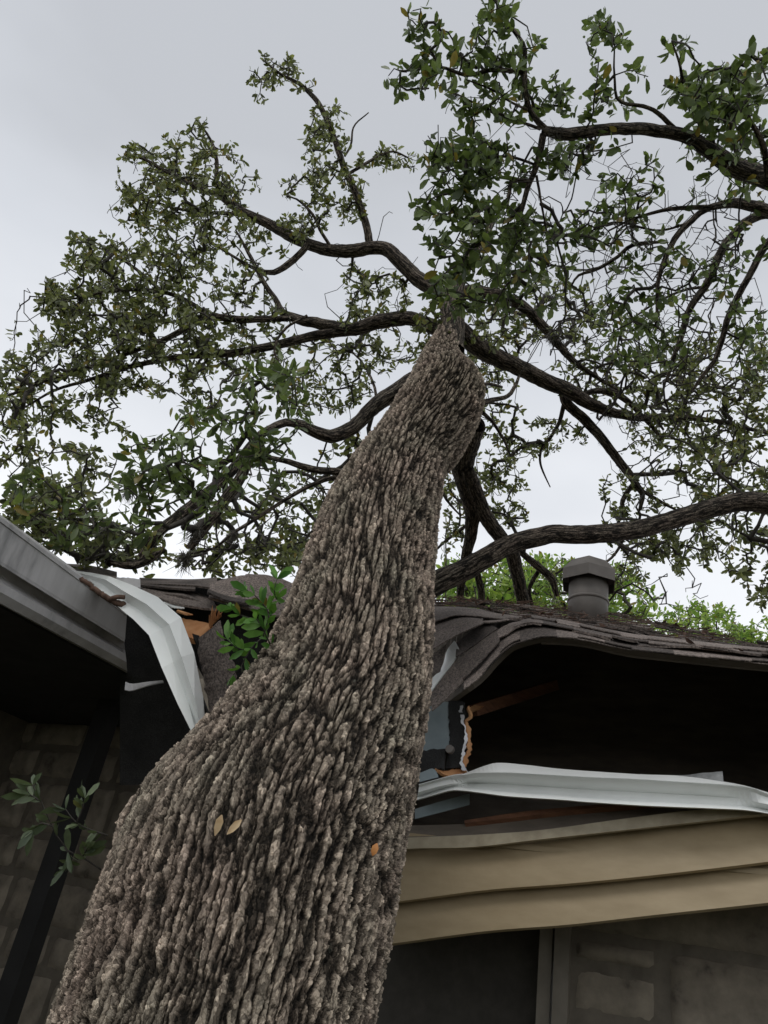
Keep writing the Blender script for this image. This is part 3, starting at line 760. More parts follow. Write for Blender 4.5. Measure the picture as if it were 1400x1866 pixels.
def spread_leaves(tp, td, size, per, r=rng, back=.10, keep=1.0):
    n = len(tp); per_ = np.maximum(1, r.poisson(per, n)); rep = np.repeat(np.arange(n), per_)
    P = tp[rep]; D = td[rep]; s = r.random(len(rep)); 
    P = P - D * (s[:, None] * back) + r.normal(size=P.shape) * .006
    out_ = r.normal(size=P.shape); out_ -= D * (out_ * D).sum(1)[:, None]; out_ /= np.linalg.norm(out_, axis=1)[:, None] + 1e-9
    LD = D * r.uniform(-.1, 1.0, (len(rep), 1)) + out_ + np.array([0, 0, -.12])
    return P, LD, size[rep] if hasattr(size, '__len__') else np.full(len(rep), size)

def limb_mesh(parent, pts, d0, d1, name='limb', sides=16, material=None, noisy=1.0):
    n = len(pts); ar = np.array(pts, float)
    s = np.r_[0, np.cumsum(np.hypot(np.diff(ar[:, 0]), np.diff(ar[:, 1])))]; s /= s[-1]
    dep = d0 + (d1 - d0) * s
    P = np.array([[*U(x, y, d), w_ / 2 * d / FPX] for (x, y, w_), d in zip(ar, dep)])
    ln = np.linalg.norm(np.diff(P[:, :3], axis=0), axis=1).sum(); m_ = max(12, int(ln / .025))
    Q = resample(P, m_); rad = np.maximum(Q[:, 3], .002)
    rr = np.random.default_rng(int(abs(pts[0][0] * 7 + pts[0][1])))
    C_ = Q[:, :3].copy(); wv = np.cumsum(rr.normal(0, 1, (m_, 3)), 0); wv -= np.linspace(wv[0], wv[-1], m_); 
    C_ += wv * .0016 * noisy * (rad / .05)[:, None] ** .5
    T, A, B = frames(C_); th = np.linspace(0, 2 * np.pi, sides, endpoint=False)
    lump = 1 + .07 * noisy * np.sin(3 * th[None, :] + np.cumsum(rr.normal(0, .12, m_))[:, None]) + .05 * noisy * np.sin(np.linspace(0, ln * 22, m_))[:, None] * np.sin(th)[None, :] + rr.normal(0, .018, (m_, sides))
    R_ = rad[:, None] * lump
    V = C_[:, None, :] + (A[:, None] * np.cos(th)[None, :, None] + B[:, None] * np.sin(th)[None, :, None]) * R_[:, :, None]
    sl_ = np.linspace(0, ln, m_); k = 1.0
    bark = np.stack([np.cos(th)[None] * rad[:, None] * 1.6, np.sin(th)[None] * rad[:, None] * 1.6, np.repeat((sl_ * 1.6)[:, None], sides, 1) + ar[0, 0] * .013], 2)
    n_ = m_ * sides; i, j = np.meshgrid(np.arange(m_ - 1), np.arange(sides), indexing='ij')
    a = (i * sides + j).ravel(); b_ = (i * sides + (j + 1) % sides).ravel()
    F = np.stack([a, b_, b_ + sides, a + sides], 1)
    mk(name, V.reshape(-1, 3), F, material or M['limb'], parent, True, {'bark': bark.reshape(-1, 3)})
    return C_, rad

# ------------------------------------------------------------------ the fallen oak
LE = resample([(-60, 2260), (10, 2050), (85, 1866), (148, 1700), (188, 1590), (232, 1500), (298, 1415), (362, 1345), (430, 1270), (480, 1190), (525, 1090), (562, 985), (600, 895), (645, 825), (692, 768), (735, 710), (765, 652), (790, 618), (803, 588), (806, 555), (808, 500)], 900)
RE = resample([(600, 2300), (648, 2080), (685, 1866), (715, 1700), (740, 1560), (757, 1450), (774, 1330), (781, 1200), (785, 1100), (790, 1000), (796, 925), (803, 878), (830, 848), (860, 802), (872, 768), (888, 748), (892, 725), (876, 702), (852, 685), (838, 655), (834, 625), (840, 596), (840, 560), (838, 500)], 900)
CL = resample([(300, 2140), (385, 1866), (430, 1735), (475, 1610), (515, 1490), (552, 1385), (582, 1290), (612, 1200), (645, 1110), (674, 1010), (703, 925), (737, 860), (777, 790), (806, 725), (814, 670), (818, 620), (823, 585), (824, 545), (825, 530)], 120)
tg_ = np.gradient(CL, axis=0); tg_ /= np.linalg.norm(tg_, axis=1)[:, None]
arc = np.r_[0, np.cumsum(np.linalg.norm(np.diff(CL, axis=0), axis=1))]
ct = []
for (x_, y_), t_ in zip(CL, tg_):
    nn_ = np.array([-t_[1], t_[0]]); hw = []
    for E_ in (LE, RE):
        v = E_ - [x_, y_]; k_ = np.argmin(np.abs(v @ t_)); hw.append(v[k_] @ nn_)
    c = np.array([x_, y_]) + nn_ * (hw[0] + hw[1]) / 2; rv_ = ray(*c); d = (1.215 + .41 * 1.6) / (rv_[1] - .41 * rv_[2])   # the trunk leans in the plane y = 1.215 + 0.41 z
    ct.append([c[0], c[1], d, abs(hw[0] - hw[1]) / 2])
ct = np.array(ct)
for _ in range(3):
    ct[1:-1] = (ct[:-2] + 2 * ct[1:-1] + ct[2:]) / 4
ct = np.array([[*U(a_, b_, d), h_ * d / FPX * .99] for a_, b_, d, h_ in ct])
dirb = np.array([0, -.41, -1.0]); dirb /= np.linalg.norm(dirb)
L_ = (ct[0, 2] + .15) / -dirb[2] if dirb[2] < 0 else 1
base_rows = [[*(ct[0, :3] + dirb * L_ * q), ct[0, 3] * (1 + .25 * (q ** 3))] for q in (1, .66, .33)]
ct = np.vstack([base_rows, ct])
tree = empty('leaning_oak', (ct[0, 0], ct[0, 1], 0), 'huge live oak with deeply furrowed bark leaning onto the crushed roof', 'tree')
ar = resample(ct, 1500)
# denser rings where the trunk is near the camera
keep = ar[:, 2] > 0.7
low = ar[~keep][::4]; hi = ar[keep]
rings = np.vstack([low, resample(np.vstack([low[-1:], hi]), 1950, False)[1:]])
NS = 740; m_ = len(rings); C_ = rings[:, :3]; rad = rings[:, 3]
T, A, B = frames(C_); th = np.linspace(0, 2 * np.pi, NS, endpoint=False)
ss = np.r_[0, np.cumsum(np.linalg.norm(np.diff(C_, axis=0), axis=1))]
tw = np.sin(th[None] * 5 + ss[:, None] * 1.3) * .012 + np.sin(th[None] * 3 - ss[:, None] * 2.1 + 1) * .014 + np.sin(th[None] * 9 + np.sin(ss * 3)[:, None] * 2) * .006
fade = np.clip(rad / .2, .1, 1)[:, None]
R_ = rad[:, None] * (1 + tw * fade)
# bumps: collar on the left flank, burl at the upper right
def bumpat(px, py, d, amp, sg):
    c = U(px, py, d); V0 = C_[:, None, :] + (A[:, None] * np.cos(th)[None, :, None] + B[:, None] * np.sin(th)[None, :, None]) * rad[:, None, None]
    dist2 = ((V0 - c) ** 2).sum(2); return amp * np.exp(-dist2 / (2 * sg * sg))
R_ = R_ + bumpat(212, 1505, 1.76, .030, .035) + bumpat(270, 1436, 1.80, .02, .06) + bumpat(878, 735, 3.3, .028, .06) + bumpat(760, 712, 3.35, .018, .08) + bumpat(700, 1500, 1.5, .012, .08) - bumpat(420, 1520, 1.5, .012, .05)
V = C_[:, None, :] + (A[:, None] * np.cos(th)[None, :, None] + B[:, None] * np.sin(th)[None, :, None]) * R_[:, :, None]
twist = th[None, :] + (ss * .05)[:, None]
bark = np.stack([np.cos(twist) * rad[:, None], np.sin(twist) * rad[:, None], np.repeat(ss[:, None], NS, 1)], 2)
i, j = np.meshgrid(np.arange(m_ - 1), np.arange(NS), indexing='ij'); a = (i * NS + j).ravel(); b_ = (i * NS + (j + 1) % NS).ravel()
mk('trunk', V.reshape(-1, 3), np.stack([a, b_, b_ + NS, a + NS], 1), M['bark'], tree, True, {'bark': bark.reshape(-1, 3)})
del V, bark

FM = [
 ([(822, 640, 50), (822, 600, 46), (824, 565, 42), (826, 530, 34), (838, 500, 24), (862, 462, 16), (885, 430, 11), (905, 395, 6)], 4.05, 4.7),
  # (points x, y, width px), start depth, end depth
 ([(822, 560, 36), (800, 535, 30), (765, 508, 28), (735, 480, 27), (705, 454, 25), (675, 450, 24), (640, 455, 24), (590, 450, 22), (545, 435, 20), (490, 408, 18), (440, 385, 16), (400, 355, 13)], 4.6, 5.0),
 ([(402, 357, 9), (395, 330, 8), (395, 290, 7), (385, 255, 5), (362, 222, 3)], 5.0, 5.1),
 ([(402, 357, 9), (370, 345, 9), (340, 330, 8), (300, 310, 7), (262, 290, 5), (230, 285, 3)], 5.0, 5.0),
 ([(450, 390, 8), (410, 388, 7), (370, 387, 6), (320, 380, 5), (275, 365, 4), (225, 350, 3)], 4.9, 4.9),
 ([(560, 447, 12), (545, 465, 12), (525, 480, 12), (497, 496, 10), (465, 490, 7), (430, 470, 5), (380, 440, 4)], 4.8, 4.6),
 ([(675, 448, 15), (668, 410, 14), (652, 360, 13), (632, 318, 12), (612, 262, 11), (595, 217, 10), (577, 183, 9), (548, 155, 7), (512, 135, 5), (478, 108, 3)], 4.8, 5.1),
 ([(634, 318, 6), (660, 303, 6), (685, 288, 5), (715, 276, 4), (745, 288, 3)], 4.9, 5.0),
 ([(628, 285, 4), (640, 262, 4), (645, 230, 3), (672, 205, 2)], 4.9, 4.9),
 ([(600, 445, 6), (585, 420, 6), (570, 390, 5), (545, 365, 4), (525, 358, 2)], 4.8, 4.8),
 ([(820, 605, 34), (790, 594, 28), (765, 586, 26), (740, 578, 26), (690, 583, 27), (640, 598, 24), (590, 590, 21), (545, 580, 18), (515, 568, 14), (503, 545, 10), (487, 523, 9), (468, 490, 8), (450, 455, 6), (430, 420, 3)], 4.4, 4.6),
 ([(645, 603, 16), (600, 607, 18), (550, 617, 17), (480, 634, 15), (400, 645, 13), (330, 650, 11), (250, 665, 9), (170, 690, 7), (100, 712, 5), (40, 745, 3)], 4.5, 4.3),
 ([(530, 580, 10), (485, 582, 12), (440, 582, 13), (390, 578, 13), (350, 592, 12), (300, 620, 10), (230, 645, 8), (150, 675, 7), (80, 695, 5), (10, 725, 3)], 4.5, 4.2),
 ([(385, 578, 9), (340, 548, 8), (280, 530, 7), (200, 532, 5), (130, 545, 4), (55, 540, 2)], 4.5, 4.5),
 ([(300, 535, 7), (260, 500, 6), (220, 470, 5), (170, 440, 3)], 4.5, 4.6),
 ([(560, 575, 5), (520, 600, 5), (500, 640, 4), (520, 680, 3)], 4.4, 4.3),
 ([(775, 680, 30), (745, 697, 30), (715, 718, 30), (685, 738, 28), (660, 765, 26), (635, 785, 26), (605, 793, 25), (575, 785, 22), (548, 773, 18), (520, 770, 15), (480, 790, 16), (445, 830, 18), (410, 870, 20), (380, 897, 20), (320, 945, 20), (283, 978, 18), (250, 1025, 14)], 3.9, 3.2),
 ([(480, 800, 14), (455, 840, 18), (430, 885, 20), (405, 920, 20), (370, 965, 18), (345, 1000, 14)], 3.4, 3.3),
 ([(640, 868, 14), (617, 861, 14), (570, 857, 13), (520, 842, 10), (475, 835, 9), (425, 840, 9), (370, 845, 9), (320, 855, 8), (280, 870, 7), (240, 890, 5)], 3.2, 2.7),
 ([(625, 870, 10), (600, 872, 9), (560, 888, 8), (510, 918, 7), (460, 950, 7), (420, 975, 6), (390, 1000, 5), (340, 1010, 3)], 3.2, 3.1),
 ([(300, 1000, 12), (270, 1020, 16), (235, 1030, 14), (200, 1025, 8)], 3.2, 3.1),
 ([(822, 590, 30), (838, 600, 34), (865, 625, 36), (900, 645, 33), (950, 668, 30), (1000, 692, 28), (1040, 712, 27), (1080, 737, 22), (1125, 752, 17), (1165, 760, 14), (1250, 760, 11), (1330, 772, 8), (1420, 795, 6)], 4.5, 5.0),
 ([(1060, 722, 10), (1085, 712, 11), (1120, 716, 12), (1148, 733, 11), (1165, 752, 9), (1195, 785, 7), (1205, 810, 4)], 4.8, 4.9),
 ([(1026, 705, 16), (1030, 725, 18), (1040, 743, 18), (1065, 765, 18), (1090, 793, 17), (1115, 825, 16), (1140, 855, 15), (1157, 882, 13), (1170, 900, 10), (1166, 930, 6)], 4.8, 4.8),
 ([(1155, 880, 8), (1142, 898, 9), (1134, 918, 8), (1145, 940, 5)], 4.8, 4.8),
 ([(1165, 890, 7), (1200, 912, 6), (1235, 930, 4), (1262, 938, 3)], 4.8, 4.8),
 ([(1030, 722, 8), (1025, 748, 8), (1018, 772, 7), (1003, 798, 6), (987, 820, 5), (986, 848, 4), (1003, 888, 2)], 4.8, 4.8),
 ([(825, 550, 26), (850, 532, 24), (880, 534, 22), (925, 545, 22), (958, 563, 20), (985, 590, 18), (1010, 620, 16), (1035, 648, 13), (1055, 668, 11), (1090, 690, 8), (1130, 712, 5)], 4.5, 4.9),
 ([(870, 735, 14), (900, 728, 9), (925, 722, 8), (938, 705, 7), (946, 685, 5)], 4.0, 4.2),
 ([(875, 700, 8), (895, 700, 6), (915, 705, 4)], 4.0, 4.2),
 ([(880, 752, 8), (900, 770, 6), (918, 800, 5), (930, 828, 3)], 4.0, 4.2),
 ([(858, 770, 56), (852, 800, 50), (846, 830, 44), (846, 860, 38), (855, 900, 32), (862, 940, 27), (856, 985, 20), (850, 1015, 18), (842, 1060, 15), (838, 1110, 12)], 3.9, 5.0),
 ([(850, 850, 26), (862, 875, 28), (875, 908, 28), (890, 945, 28), (915, 978, 26), (935, 1008, 26), (945, 1050, 24), (957, 1110, 22)], 4.1, 5.0),
 ([(940, 995, 10), (960, 1015, 12), (985, 1035, 14), (1007, 1055, 13), (1015, 1085, 9)], 4.9, 5.0),
 ([(985, 1035, 8), (970, 1060, 8), (964, 1080, 7), (972, 1110, 6)], 5.0, 5.0),
 ([(858, 1010, 10), (868, 1040, 12), (876, 1070, 13), (880, 1108, 12)], 4.8, 5.0),
 ([(795, 860, 7), (802, 885, 6), (815, 912, 5), (838, 938, 3)], 3.9, 4.2),
 ([(862, 945, 6), (840, 965, 6), (810, 988, 5), (785, 1012, 4)], 4.6, 4.7),
 ([(740, 1100, 44), (790, 1070, 44), (850, 1038, 40), (900, 1010, 37), (950, 987, 35), (1010, 973, 34), (1060, 973, 34), (1110, 971, 34), (1160, 966, 34), (1210, 954, 33), (1260, 940, 33), (1310, 924, 34), (1360, 917, 36), (1420, 921, 38), (1520, 940, 40)], 3.3, 3.6),
 ([(1140, 975, 6), (1120, 1010, 5), (1090, 1040, 4), (1100, 1080, 3)], 4.2, 4.2),
 ([(690, 745, 6), (680, 700, 5), (660, 660, 4), (640, 640, 3)], 4.0, 4.6),
]
sk = []; sr = []
for pts, d0, d1 in FM:
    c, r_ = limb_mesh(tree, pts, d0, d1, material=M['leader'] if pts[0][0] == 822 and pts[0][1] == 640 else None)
    n_ = max(3, int(len(c) / 2)); sel = np.linspace(len(c) // 6, len(c) - 1, n_).astype(int)
    sk.append(c[sel]); sr.append(r_[sel])
SK = np.vstack(sk); SR = np.concatenate(sr)

# foliage: (cx, cy, rx, ry, tips, depth, depth spread, leaf length)
FMC = [
 (860, 470, 60, 70, 40, 4.7, .2), (830, 550, 50, 30, 24, 4.3, .15),
 (255, 320, 45, 50, 60, 5.0, .2), (330, 300, 60, 50, 90, 5.0, .25), (400, 310, 40, 40, 60, 5.0, .2), (365, 238, 16, 24, 16, 5.1, .1), (245, 375, 35, 30, 25, 4.9, .2), (300, 370, 60, 40, 45, 4.9, .2),
 (400, 430, 60, 55, 75, 4.8, .3), (330, 430, 70, 40, 55, 4.8, .3), (170, 470, 50, 40, 50, 4.6, .3), (245, 500, 80, 45, 90, 4.6, .3), (110, 545, 50, 30, 40, 4.5, .2), (200, 560, 100, 45, 110, 4.5, .3),
 (320, 530, 80, 50, 100, 4.6, .3), (300, 600, 100, 45, 120, 4.5, .3), (180, 620, 80, 40, 75, 4.4, .3), (90, 650, 70, 45, 60, 4.3, .3), (30, 690, 30, 40, 25, 4.2, .2), (140, 720, 70, 45, 55, 4.3, .3),
 (60, 750, 40, 40, 25, 4.2, .2), (260, 670, 100, 40, 85, 4.4, .3), (380, 640, 80, 50, 90, 4.4, .3), (470, 560, 50, 50, 35, 4.4, .3), (450, 500, 40, 40, 25, 4.6, .2), (210, 770, 30, 30, 14, 4.2, .2),
 (500, 420, 50, 30, 20, 4.9, .2), (590, 290, 35, 60, 55, 4.9, .2), (600, 220, 30, 40, 22, 5.0, .1), (545, 330, 30, 30, 12, 4.9, .1), (500, 130, 40, 30, 28, 5.1, .1), (475, 160, 15, 25, 8, 5.1, .1), (550, 150, 20, 15, 7, 5.1, .1), (725, 288, 40, 18, 18, 5.0, .1),
 (690, 285, 20, 15, 7, 5.0, .1), (620, 360, 30, 50, 24, 4.9, .15), (560, 400, 40, 35, 24, 4.8, .2), (660, 530, 30, 40, 26, 4.7, .3), (700, 545, 45, 40, 34, 4.8, .3), (680, 640, 70, 35, 42, 4.9, .3), (560, 650, 70, 30, 42, 4.7, .3),
 (600, 710, 70, 40, 50, 4.8, .3), (640, 840, 50, 40, 24, 4.2, .3), (550, 930, 60, 70, 80, 4.6, .3), (470, 960, 90, 60, 95, 4.2, .4), (560, 1010, 50, 40, 60, 4.7, .2), (440, 1020, 100, 25, 65, 4.0, .3),
 (880, 600, 60, 50, 40, 4.9, .3), (800, 600, 40, 40, 30, 4.3, .15), (770, 660, 24, 30, 14, 4.2, .1), (1000, 560, 90, 60, 70, 5.0, .4), (920, 660, 50, 40, 30, 5.2, .3), (900, 760, 50, 60, 45, 5.2, .3), (930, 860, 40, 60, 55, 5.2, .3), (880, 880, 30, 60, 35, 5.0, .3),
 (820, 940, 24, 70, 40, 4.9, .3), (930, 930, 30, 20, 18, 5.2, .2), (990, 790, 40, 30, 18, 4.9, .2), (1060, 800, 20, 20, 5, 4.8, .1), (1140, 900, 40, 40, 36, 4.8, .2), (1170, 960, 60, 40, 30, 4.8, .3), (1080, 680, 80, 40, 40, 5.0, .3),
 (1200, 700, 80, 60, 90, 4.9, .4), (1310, 660, 90, 60, 110, 4.8, .4), (1300, 780, 90, 50, 120, 4.9, .4), (1330, 860, 80, 50, 120, 4.6, .4), (1200, 780, 60, 30, 30, 4.8, .3), (1120, 600, 60, 50, 40, 4.9, .3), (1250, 1000, 60, 40, 45, 4.4, .3), (1340, 980, 70, 60, 75, 4.2, .3), (1200, 1010, 50, 30, 22, 4.4, .2),
 (1390, 1050, 25, 50, 20, 4.0, .2), (1130, 1040, 50, 30, 26, 5.0, .3), (1020, 1060, 30, 40, 14, 5.2, .2), (1180, 850, 50, 40, 16, 4.8, .2), (1390, 700, 30, 60, 25, 4.7, .2), (60, 940, 60, 50, 60, 3.2, .2), (150, 980, 70, 40, 60, 3.2, .2), (130, 900, 60, 30, 30, 3.2, .2),
 (240, 1000, 60, 25, 40, 3.3, .1), (15, 760, 30, 60, 24, 3.9, .2), (70, 830, 60, 50, 34, 3.7, .2), (20, 860, 30, 50, 22, 3.4, .2), (170, 840, 40, 30, 14, 3.6, .2), (340, 740, 60, 30, 22, 4.1, .2), (650, 330, 25, 60, 16, 4.9, .1), (445, 350, 30, 30, 14, 5.0, .1), (650, 600, 60, 30, 20, 4.7, .2),
]
from mathutils import noise as mnoise
def sample_tips(cl_, r=rng, thin=-.24):
    P = []; sz = []
    for c in cl_:
        cx, cy, rx, ry, n, d, sd_ = c[:7]
        for _ in range(int(n)):
            a = r.random() * 2 * math.pi; q = math.sqrt(r.random()) * 1.08
            P.append(U(cx + rx * q * math.cos(a), cy + ry * q * math.sin(a), d + r.normal() * sd_))
    P = np.array(P)
    nz = np.array([mnoise.noise(Vector(p_ * 3.3)) + .8 * mnoise.noise(Vector(p_ * 7.5)) for p_ in P])
    return P[nz > thin + r.normal(0, .10, len(P))]
ALLN = []
def plant(parent, skel, srad, cl_, leafsize, per, material, name='crown', twig='branchwork', rt=.0017, wig=.2, back=.12, aspect=.42, bare=0, maxr=.015, tipskw=None):
    tips = sample_tips(cl_)
    p0, p1, r0, r1, tp, td, _ = grow(skel, srad, tips, rt=rt, wig=wig, maxr=maxr)
    ALLN.append(p1[r1 > rt * 1.05]); V, F = frusta(p0, p1, r0, r1, 5)
    mk(twig, V, F, M['twig'], parent, True)
    if bare:
        k = int(len(tp) * (1 - bare)); sel = rng.permutation(len(tp))[:k]; tp, td = tp[sel], td[sel]
    P, D, s_ = spread_leaves(tp, td, leafsize, per, back=back)
    # extra leaves along thin twig segments
    thin = np.where(r1 < rt * 1.9)[0]; sel = thin[rng.random(len(thin)) < .16]
    if len(sel):
        P2 = p1[sel]; D2 = (p1[sel] - p0[sel]); D2 /= np.linalg.norm(D2, axis=1)[:, None] + 1e-9; D2 = D2 * .5 + rng.normal(size=D2.shape) * .7
        P = np.vstack([P, P2]); D = np.vstack([D, D2]); s_ = np.r_[s_, np.full(len(sel), leafsize)]
    V, F, t_ = leaf_mesh(P, D, s_, aspect)
    return mk(name, V, F, material, parent, False, {'tone': t_})
FMC = [(a_, b2, c2_ * 1.12, d2_ * 1.12, n_ * 1.3, e2, f2_) for a_, b2, c2_, d2_, n_, e2, f2_ in FMC]
plant(tree, SK, SR, FMC, .037, 8.5, M['leaf'], aspect=.48, back=.075, rt=.0021)
# nearer, larger leaved foliage low on the left
NL = [(510, 690, 45, 40, 26, 2.75, .12), (460, 720, 50, 40, 20, 2.75, .12), (540, 760, 30, 25, 8, 2.8, .1), (380, 790, 60, 40, 26, 2.65, .12), (290, 820, 45, 35, 22, 2.6, .12), (330, 860, 60, 40, 24, 2.6, .15), (250, 900, 40, 40, 14, 2.6, .1),
      (420, 850, 60, 50, 26, 2.7, .15), (480, 860, 50, 40, 14, 2.8, .1), (230, 960, 60, 30, 14, 2.7, .1), (360, 920, 60, 40, 14, 2.7, .15), (470, 780, 50, 40, 18, 2.75, .1), (120, 950, 60, 40, 22, 2.8, .15), (40, 900, 40, 30, 12, 2.8, .1)]
sk2 = [sk[17], sk[15][len(sk[15]) // 2:]]
plant(tree, np.vstack(sk2), None, [(a_, b2, c2_ * 1.1, d2_ * 1.1, n_ * .95, e2, f2_) for a_, b2, c2_, d2_, n_, e2, f2_ in NL], .047, 6.5, M['leaf_near'], rt=.0016, aspect=.36, back=.10)

# bare twigs hanging from the crown
tips = sample_tips([(1180, 620, 170, 160, 320, 4.9, .5), (1250, 860, 140, 130, 170, 4.8, .4), (200, 600, 180, 120, 110, 4.5, .4), (330, 380, 130, 90, 60, 4.9, .3), (1230, 1080, 60, 30, 16, 4.4, .2), (620, 500, 150, 150, 40, 4.8, .3), (950, 500, 120, 100, 60, 4.8, .4), (500, 900, 120, 100, 40, 3.6, .3), (1100, 620, 100, 60, 60, 4.9, .2), (300, 990, 150, 30, 30, 3.3, .2)])
p0, p1, r0, r1, tp, td, _ = grow(SK, SR, tips, rt=.0019, wig=.3)
V, F = frusta(p0, p1, r0, r1, 5); mk('bare_twigs', V, F, M['twig'], tree, True)

# leafy shoots
def shoot(parent, stems, leafL, material, d, per_px=14, aspect=.34, name='leafy_shoot', rad=.0022, label=None, clus=3, seed=3):
    r = np.random.default_rng(seed); mb_ = MB(); P = []; D = []
    for st in stems:
        pts = resample([U(x, y, d + (dz if len(q) else 0)) for (x, y, *q) in st for dz in [q[0] if q else 0]], max(6, int(sum(math.dist(st[i][:2], st[i + 1][:2]) for i in range(len(st) - 1)) / per_px)))
        mb_.tube(pts, np.linspace(rad, rad * .45, len(pts)), 6)
        tg = np.gradient(pts, axis=0); tg /= np.linalg.norm(tg, axis=1)[:, None]
        for i in range(1, len(pts)):
            for q in range(clus if i < len(pts) - 1 else clus + 3):
                o_ = r.normal(size=3); o_ -= tg[i] * (o_ @ tg[i]); o_ /= np.linalg.norm(o_)
                P.append(pts[i]); D.append(tg[i] * r.uniform(.4, 1.1) + o_ * .8)
    so_ = mb_.build(name, M['twig'], parent, True)
    if label: so_['label'] = label
    V, F, t_ = leaf_mesh(np.array(P), np.array(D), np.full(len(P), leafL), aspect, r=r, up=-FW)
    BASE[so_.name] = BASE[parent.name]
    mk('leaf_cluster', V, F, material, so_, False, {'tone': t_})
shoot(tree, [[(196, 1522), (165, 1512), (140, 1500), (120, 1475)], [(185, 1585), (150, 1562), (118, 1545), (95, 1505), (75, 1460), (60, 1430)], [(118, 1545), (128, 1560), (120, 1582)],
             [(95, 1505), (75, 1500), (62, 1512)], [(150, 1562), (160, 1545)], [(140, 1500), (150, 1475), (155, 1455)], [(75, 1460), (50, 1445)]], .038, M['leaf_dull'], 1.72, per_px=26, clus=2, aspect=.32,
      label='dull green sprig sprouting from the lower left flank of the trunk', seed=5)
shoot(tree, [[(500, 1190, .05), (470, 1130), (445, 1125), (425, 1110)], [(480, 1160, .05), (455, 1185), (440, 1215), (425, 1230)], [(500, 1130, .05), (470, 1090), (450, 1075)], [(455, 1185), (430, 1180), (415, 1165)],
             [(440, 1215), (445, 1245), (432, 1265), (425, 1290)], [(510, 1100, .1), (500, 1080), (505, 1055)], [(480, 1160), (490, 1120), (480, 1100)]], .038, M['leaf_bright'], 2.04, per_px=13, clus=3, aspect=.40,
      label='bright green leafy sprig pressed against the upper left flank of the trunk', seed=9)

# ------------------------------------------------------------------ the neighbouring oak (overhanging from the right)
tb = U(1750, 500, 3.6)
oak2 = empty('overhanging_oak', (tb[0] + .6, tb[1] + .3, 0), 'second live oak reaching in from the right with large dark leaves', 'tree')
ob = BASE[oak2.name]
c_ = resample([[ob[0], ob[1], -.1, .30], [ob[0] - .02, ob[1], 1.5, .24], [ob[0] - .1, ob[1] - .05, 3.0, .20], [*(U(1750, 420, 3.5)), .13]], 120)
V, F = tube_vf(c_[:, :3], c_[:, 3], 40)
thq = np.linspace(0, 2 * np.pi, 40, endpoint=False)
bk_ = np.stack([np.cos(thq)[None] * c_[:, 3:4], np.sin(thq)[None] * c_[:, 3:4], np.repeat(np.linspace(0, 5, 120)[:, None], 40, 1)], 2).reshape(-1, 3)
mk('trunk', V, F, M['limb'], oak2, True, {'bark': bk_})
NO = [
 ([(1750, 420, 70), (1600, 380, 60), (1480, 348, 50), (1400, 325, 45), (1345, 306, 42), (1298, 276, 35), (1252, 249, 29), (1200, 237, 26), (1130, 233, 25), (1080, 237, 25), (1040, 243, 27), (990, 238, 20)], 3.5, 3.0),
 ([(1000, 240, 14), (982, 222, 13), (962, 190, 12), (955, 130, 12), (957, 90, 10), (940, 60, 9), (917, 30, 8), (898, -15, 6)], 3.0, 3.0),
 ([(955, 132, 10), (925, 128, 10), (890, 128, 9), (850, 137, 8), (800, 122, 6), (740, 130, 3)], 3.0, 2.9),
 ([(990, 245, 15), (984, 280, 15), (975, 312, 13), (962, 345, 12), (950, 390, 9), (935, 420, 5)], 3.0, 3.0),
 ([(968, 330, 9), (935, 328, 9), (929, 345, 9), (928, 362, 8), (905, 385, 7), (885, 402, 5)], 3.0, 2.9),
 ([(978, 320, 6), (988, 380, 5), (998, 430, 4), (997, 475, 3)], 3.0, 3.0),
 ([(962, 200, 6), (930, 185, 5), (900, 165, 5), (850, 145, 3)], 3.0, 2.9),
 ([(985, 235, 7), (930, 215, 6), (880, 195, 5), (830, 170, 3)], 3.0, 2.9),
 ([(975, 300, 6), (930, 285, 6), (880, 290, 5), (820, 310, 3)], 3.0, 2.95),
 ([(1600, 430, 40), (1450, 402, 30), (1400, 386, 26), (1350, 374, 23), (1290, 383, 14), (1258, 407, 14), (1230, 437, 13), (1210, 482, 11), (1200, 525, 9), (1197, 585, 6)], 3.6, 3.3),
 ([(1300, 377, 12), (1225, 382, 9), (1160, 398, 6), (1110, 420, 4)], 3.4, 3.3),
 ([(1560, 430, 28), (1420, 392, 23), (1365, 402, 20), (1326, 440, 18), (1305, 475, 18), (1285, 520, 17), (1258, 560, 15), (1241, 615, 12), (1228, 650, 10), (1215, 695, 7)], 3.7, 3.9),
 ([(1600, 430, 30), (1440, 432, 20), (1400, 442, 17), (1372, 490, 15), (1345, 540, 14), (1326, 580, 14), (1315, 622, 12), (1303, 655, 10), (1282, 682, 9), (1260, 715, 6)], 3.7, 4.0),
 ([(1210, 440, 6), (1155, 446, 9), (1125, 470, 8), (1090, 490, 8), (1055, 502, 6), (1042, 520, 4)], 3.5, 3.6),
 ([(1240, 245, 12), (1190, 200, 9), (1130, 185, 7), (1120, 140, 5), (1120, 80, 3)], 3.2, 3.0),
 ([(1300, 275, 14), (1290, 220, 11), (1250, 170, 9), (1240, 120, 6), (1225, 75, 3)], 3.2, 2.9),
 ([(1400, 325, 14), (1390, 260, 12), (1360, 200, 9), (1380, 140, 6), (1400, 90, 4)], 3.1, 2.8),
 ([(1285, 522, 7), (1240, 530, 6), (1180, 560, 5), (1130, 600, 3)], 3.9, 4.0),
 ([(1258, 405, 6), (1200, 420, 5), (1120, 405, 5), (1060, 430, 3)], 3.4, 3.4),
]
sk = []; sr = []
for pts, d0, d1 in NO:
    c, r_ = limb_mesh(oak2, [(x, y, w_ * .82) for x, y, w_ in pts], d0, d1)
    sel = np.linspace(len(c) // 6, len(c) - 1, max(3, len(c) // 2)).astype(int); sk.append(c[sel]); sr.append(r_[sel])
